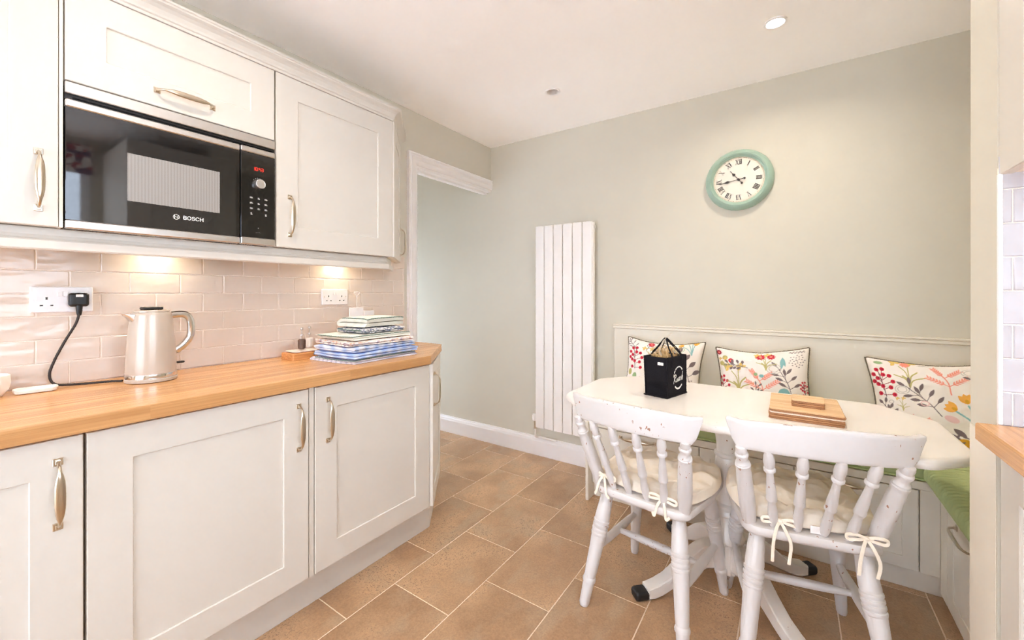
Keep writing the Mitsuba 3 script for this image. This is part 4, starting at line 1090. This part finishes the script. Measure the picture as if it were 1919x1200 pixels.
# sockets
def socket(label, y0, y1, z0, z1):
    t = thing('wall_socket', label, 'socket')
    part(t, 'plate', cbox(.0045, .0175, y0, y1, z0, z1, .003), WPLAS, 30)
    w = y1 - y0; h = z1 - z0
    for c_ in (.25, .75):
        yc = y0 + w * c_
        for (dy, dz, a, b) in ((0, .004, .0022, .0042), (-.0115, -.019, .0034, .0020), (.0115, -.019, .0034, .0020)):
            part(t, 'pin_hole', pbox(.0173, .0178, yc + dy - a, yc + dy + a, z0 + h / 2 + dz - b, z0 + h / 2 + dz + b), BLACKP)
    for c_ in (.455, .545) if w > .13 else (.455, .545):
        yc = y0 + w * c_
        part(t, 'rocker_switch', move(cbox(-.0058, .0058, -.0085, .0085, 0, .004, .001), left_frame(.0172, yc, z0 + h * .72)), WPLAS)
    for c_ in (.08, .92):
        part(t, 'screw', move(lathe([(.0028, 0), (.0028, .0008)], 12), left_frame(.0174, y0 + w * c_, z0 + h * .52)), NICKEL)
socket('white double wall socket left of the kettle, with the black plug in it', -2.456, -2.312, 1.157, 1.243)
socket('white double wall socket above the salt and pepper mills', -1.468, -1.318, 1.157, 1.241)

# dish and bowl at the far left
t = thing('spoon_rest', 'small white oblong ceramic dish on the worktop left of the kettle cord', 'dish')
o = rrect(.056, .094, .018)
M = rot_z(math.radians(-6), (.092, -2.452, WT))
put(t, move(loft(o, [(.010, 0), (.004, .002), (0, .012), (.001, .014), (.004, .0135), (.010, .007), (.014, .006)]), M), CERAM, 40)
t = thing('bowl', 'cream pot cut off by the left edge of the photo, on the worktop', 'bowl')
put(t, move(lathe([(.030, 0), (.040, .002), (.052, .02), (.056, .04), (.055, .062), (.0535, .063), (.052, .060), (.053, .04), (.048, .02), (.035, .008)], 40), np.array([[1, 0, 0, .085], [0, 1, 0, -2.556], [0, 0, 1, WT], [0, 0, 0, 1]], float)), CERAM, 40)

# oak block with the salt and pepper mills
t = thing('oak_block', 'small square oak block under the salt and pepper mills', 'stand')
put(t, move(loft(rrect(.105, .135, .008), [(.001, 0), (0, .001), (0, .0285), (.002, .030)]), rot_z(0, (.125, -1.636, WT))), BLOCK)
t = thing('mill_tray', 'thin pale tray on the oak block below the mills', 'tray')
put(t, move(loft(rrect(.095, .118, .02), [(.006, 0), (0, .004), (0, .006), (.003, .006), (.008, .004)]), rot_z(0, (.118, -1.630, WT + .0305))), CERAM, 40)
def mill(label, x, y, fill, what):
    t = thing('glass_mill', label, 'mill')
    M = np.eye(4); M[:3, 3] = (x, y, WT + .0372)
    part(t, 'glass_body', move(lathe([(.0175, 0), (.0185, .004), (.0185, .072), (.016, .080), (.010, .086)], 28), M), 'clear_glass', 40)
    part(t, 'contents', move(lathe([(.010, .004), (.0165, .010), (.0168, .048), (.012, .051)], 24), M), fill, 40, label=what)
    part(t, 'rod', move(lathe([(.0022, .05), (.0022, .098)], 10), M), CHROME, 30)
    part(t, 'collar', move(lathe([(.006, .0655), (.0075, .068), (.0075, .072), (.006, .074)], 16), M), STEEL, 30)
    part(t, 'top', move(lathe([(.004, .094), (.0065, .097), (.0065, .104), (.004, .107)], 16), M), STEEL, 30)
mill('clear glass mill holding dark peppercorns on the oak block', .122, -1.632, PEPPER, 'dark peppercorns')
mill('clear glass mill holding white salt, right of the pepper mill', .083, -1.573, SALT, 'white salt')

# note holder and cards behind the towels
t = thing('note_card', 'taller white card standing by the tiles behind the towels', 'card')
put(t, cbox(.044, .050, -1.330, -1.243, WT, 1.140, .001), WPRINT)
t = thing('note_card', 'shorter white card right of the taller one behind the towels', 'card')
put(t, cbox(.055, .061, -1.246, -1.178, WT, 1.122, .001), WPRINT)
t = thing('heart_stick', 'thin white wire stick topped by a heart outline, in front of the tiles', 'ornament')
a = np.linspace(0, 2 * PI, 40, endpoint=False)
hx = .0165 * np.sin(a) ** 3 * 1.0; hz = (.0130 * np.cos(a) - .005 * np.cos(2 * a) - .002 * np.cos(3 * a) - .001 * np.cos(4 * a)) * 1.05
part(t, 'heart', tube(np.column_stack([0 * a + .040, -1.278 + hx, 1.217 + hz]), .0016, 8, closed=True), WPRINT, True)
part(t, 'stick', tube(np.array([(.040, -1.278, WT), (.040, -1.278, 1.2025)]), .0014, 8), WPRINT, True)

# folded towels
def cloth_mat(name, fn):
    return mat(name, fn, .9, spec=.1, sheen=.3, bump=lambda p, n, uv: noise(p.x * 380, p.y * 380, p.z * 380), bump_scale=.0012)
def stripes(bg, fg, per, duty, ax, soft=.12):
    def fn(p, n, uv):
        c_ = {'x': p.x, 'y': p.y, 'd': p.x * .5 + p.y * .86}[ax] + .004 * noise(p.x * 30, p.y * 30, p.z * 30)
        s_ = dr.abs(c_ / per - dr.floor(c_ / per) - .5) * 2
        return mix(bg, fg, smoothstep(1 - duty - soft, 1 - duty + soft, s_))
    return fn
def floral(bg, fg, fg2, sc, th):
    def fn(p, n, uv):
        a_, b_ = noise(p.x * sc, p.y * sc, p.z * sc), noise(p.x * sc * 1.7 + 7, p.y * sc * 1.7, p.z * sc * 1.7)
        return mix(mix(bg, fg, smoothstep(th, th + .06, a_)), mi.Color3f(fg2), smoothstep(th + .03, th + .09, b_))
    return fn
T_GREY = cloth_mat('towel_grey', stripes(lin(220, 216, 222), lin(192, 190, 202), .030, .35, 'x'))
T_BLUE = cloth_mat('towel_blue', stripes(lin(204, 216, 240), lin(166, 188, 228), .050, .55, 'd', .4))
T_BLUE2 = cloth_mat('towel_blue_pale', stripes(lin(222, 228, 242), lin(172, 192, 228), .045, .40, 'd', .4))
T_FLOR = cloth_mat('towel_floral', floral(lin(238, 228, 222), lin(176, 160, 168), lin(222, 186, 164), 75, .60))
T_SAGE = cloth_mat('towel_sage', stripes(lin(222, 221, 210), lin(210, 211, 200), .05, .4, 'x', .4))
T_NAVY = cloth_mat('towel_navy_check', floral(lin(226, 222, 220), lin(150, 154, 178), lin(110, 122, 130), 90, .56))
HEM = mat('towel_dark_hem', lin(104, 122, 114), .9, spec=.1)
def towel(label, m, x, y, z, W, D, hgt, layers, deg, seed, hem=None, sag=.0):
    """Serpentine folded cloth: section in local x-z (folds at +x and -x), extruded along local y."""
    t = thing('folded_towel', label, 'towel', 'folded towels on the worktop')
    g = hgt / layers; th = g * .80
    cen = []
    for i in range(layers):
        zz = g * (i + .5); ins = .004 * rng.random()
        xs = np.linspace(-W / 2 + g / 2 + ins, W / 2 - g / 2 - ins, 16)
        if i % 2 == 0: xs = xs[::-1]
        # start at +x, go to -x, turn, come back ...
        cen += [(q_, zz) for q_ in xs]
        if i < layers - 1:
            s_ = -1 if i % 2 == 0 else 1
            for a_ in np.linspace(-PI / 2, PI / 2, 7)[1:-1]: cen.append((s_ * (W / 2 - g / 2 + g / 2 * math.cos(a_)), zz + g / 2 + g / 2 * math.sin(a_)))
    cen = np.array(cen); tg = np.gradient(cen, axis=0); tg /= np.linalg.norm(tg, axis=1, keepdims=True); nr = np.stack([-tg[:, 1], tg[:, 0]], 1)
    sec = np.vstack([cen + nr * th / 2, (cen - nr * th / 2)[::-1]])
    ys_ = np.linspace(-D / 2, D / 2, 26); P = np.zeros((26, len(sec), 3))
    for i, yy in enumerate(ys_):
        q_ = np.column_stack([sec[:, 0] * 6, np.full(len(sec), yy * 7), sec[:, 1] * 40 + seed * 3])
        e = nfbm(q_, 3, seed) - .5
        edge = 1 - .12 * (abs(yy) / (D / 2)) ** 6
        P[i, :, 0] = sec[:, 0] + .034 * e * (np.abs(sec[:, 0]) / (W / 2))
        P[i, :, 1] = yy + .012 * (nnoise(np.column_stack([sec[:, 1] * 60 + seed, sec[:, 0] * 5, np.full(len(sec), i // 25)])) - .5) * abs(yy) / (D / 2) * 2
        base = sec[:, 1] * edge
        P[i, :, 2] = base + .010 * e * (base / hgt) - sag * (np.clip((np.abs(sec[:, 0]) - W * .3) / (W * .2), 0, 1) ** 2) * base / hgt
    P[:, :, 2] = np.maximum(P[:, :, 2], .0003)
    v, f = grid(P, cv=True)
    ends = []
    half = len(cen)
    for r_ in (0, 25):
        b0 = r_ * len(sec)
        for i in range(half - 1):
            q4 = [b0 + i, b0 + i + 1, b0 + len(sec) - 2 - i, b0 + len(sec) - 1 - i]
            ends += [[q4[0], q4[1], q4[2]], [q4[0], q4[2], q4[3]]]
    f = np.vstack([f, np.array(ends)])
    M = rot_z(math.radians(deg), (x, y, z))
    part(t, 'cloth', move((v, f), M), m, 60)
    if hem is not None:
        ln = P[0, (len(cen) - 14):len(cen)] ; part(t, 'hem', move(tube(P[:, len(cen) - 1], .0022, 6), M), hem, True)
        part(t, 'hem', move(tube(P[0, len(cen) - 15:len(cen)] , .0022, 6), M), hem, True)
z = WT
stack = [('grey striped folded towel at the bottom of the towel stack', T_GREY, .345, -1.435, .29, .37, .018, 2, 3, HEM), ('blue striped folded towel, second from the bottom of the stack', T_BLUE, .350, -1.432, .30, .37, .024, 2, 2, None),
         ('pale blue striped folded towel, third from the bottom of the stack', T_BLUE2, .345, -1.436, .29, .36, .022, 2, 5, None), ('floral cream folded towel in the middle of the stack', T_FLOR, .335, -1.44, .29, .34, .021, 3, -1, None),
         ('sage white folded towel with a dark hem, above the floral towel', T_SAGE, .335, -1.44, .27, .32, .018, 2, 2, HEM)]
for i, (l_, m_, x_, y_, W_, D_, h_, n_, a_, hm) in enumerate(stack):
    towel(l_, m_, x_, y_, z, W_, D_, h_, n_, a_, i + 1, hm); z += h_ + .0035
towel('navy checked folded towel, second from the top of the stack', T_NAVY, .325, -1.395, z, .20, .24, .022, 3, 4, 11, HEM); z += .0265
towel('thick sage green folded towel on top of the stack', T_SAGE, .325, -1.395, z, .20, .24, .046, 2, 8, 12, HEM, .010)

# ------------------------------------------------------------------ right-hand kitchen run
t = thing('worktop', 'oak worktop at the right edge of the photo, in front of the white tiles', 'worktop')
put(t, cbox(2.372, XR - .0, -4.0, NY0 - .0095, .890, .930, .003), OAK)
def right_frame(x, y1, z0): return frame((x, y1, z0), (0, -1, 0), (0, 0, 1))
for i, (a, b) in enumerate(((-1.905, NY0 - .012), (-2.51, -1.91))):
    t = thing('base_cupboard', ['cream base cupboard under the right-hand oak worktop at the right edge of the photo', 'cream base cupboard at the right, outside the photo'][i], 'cupboard')
    part(t, 'body', cbox(2.432, 2.98, a, b, .0, .889, .001), CARC)
    shaker(t, right_frame(2.410, b - .002, .164), b - a - .004, .716, .09, handle=(.50, .56, True))
t = thing('end_panel', 'cream end panel facing the bench nook below the right-hand oak worktop', 'panel')
put(t, cbox(NX - .0018, NX - .0003, NY0 + .002, NY1, .0, .889, .001), CREAM2)
t = thing('wall_cupboard', 'cream wall cupboard above the white tiles at the right edge of the photo', 'wall cupboard')
part(t, 'body', cbox(2.432, XR, -1.815, NY0 - .001, 1.487, 2.3, .001), CARC)
shaker(t, right_frame(2.411, NY0 - .002, 1.485), .51, .815, .135, handle=(.46, .10, True))
# roman blind at the kitchen window (seen in the microwave door)
t = thing('roman_blind', 'floral roman blind at the kitchen window outside the photo, mirrored in the microwave', 'blind')
n = 60; P = np.zeros((n, 3, 3))
zz = np.linspace(2.12, 2.34, n)
for j, y in enumerate((WY0 + .0, (WY0 + WY1) / 2, WY1 - .0)): P[:, j] = np.column_stack([XR - .035 - .018 * np.abs(np.sin((zz - 2.12) * PI / .11)), np.full(n, y), zz])
BLIND = mat('blind_print', floral(lin(232, 224, 216), lin(120, 96, 116), lin(170, 90, 96), 22, .55), .9, spec=.1)
Q = P.copy(); Q[:, :, 0] += .006
PB = np.concatenate([P, Q[::-1]], 0)
put(t, grid(PB, cu=True), BLIND, 50)
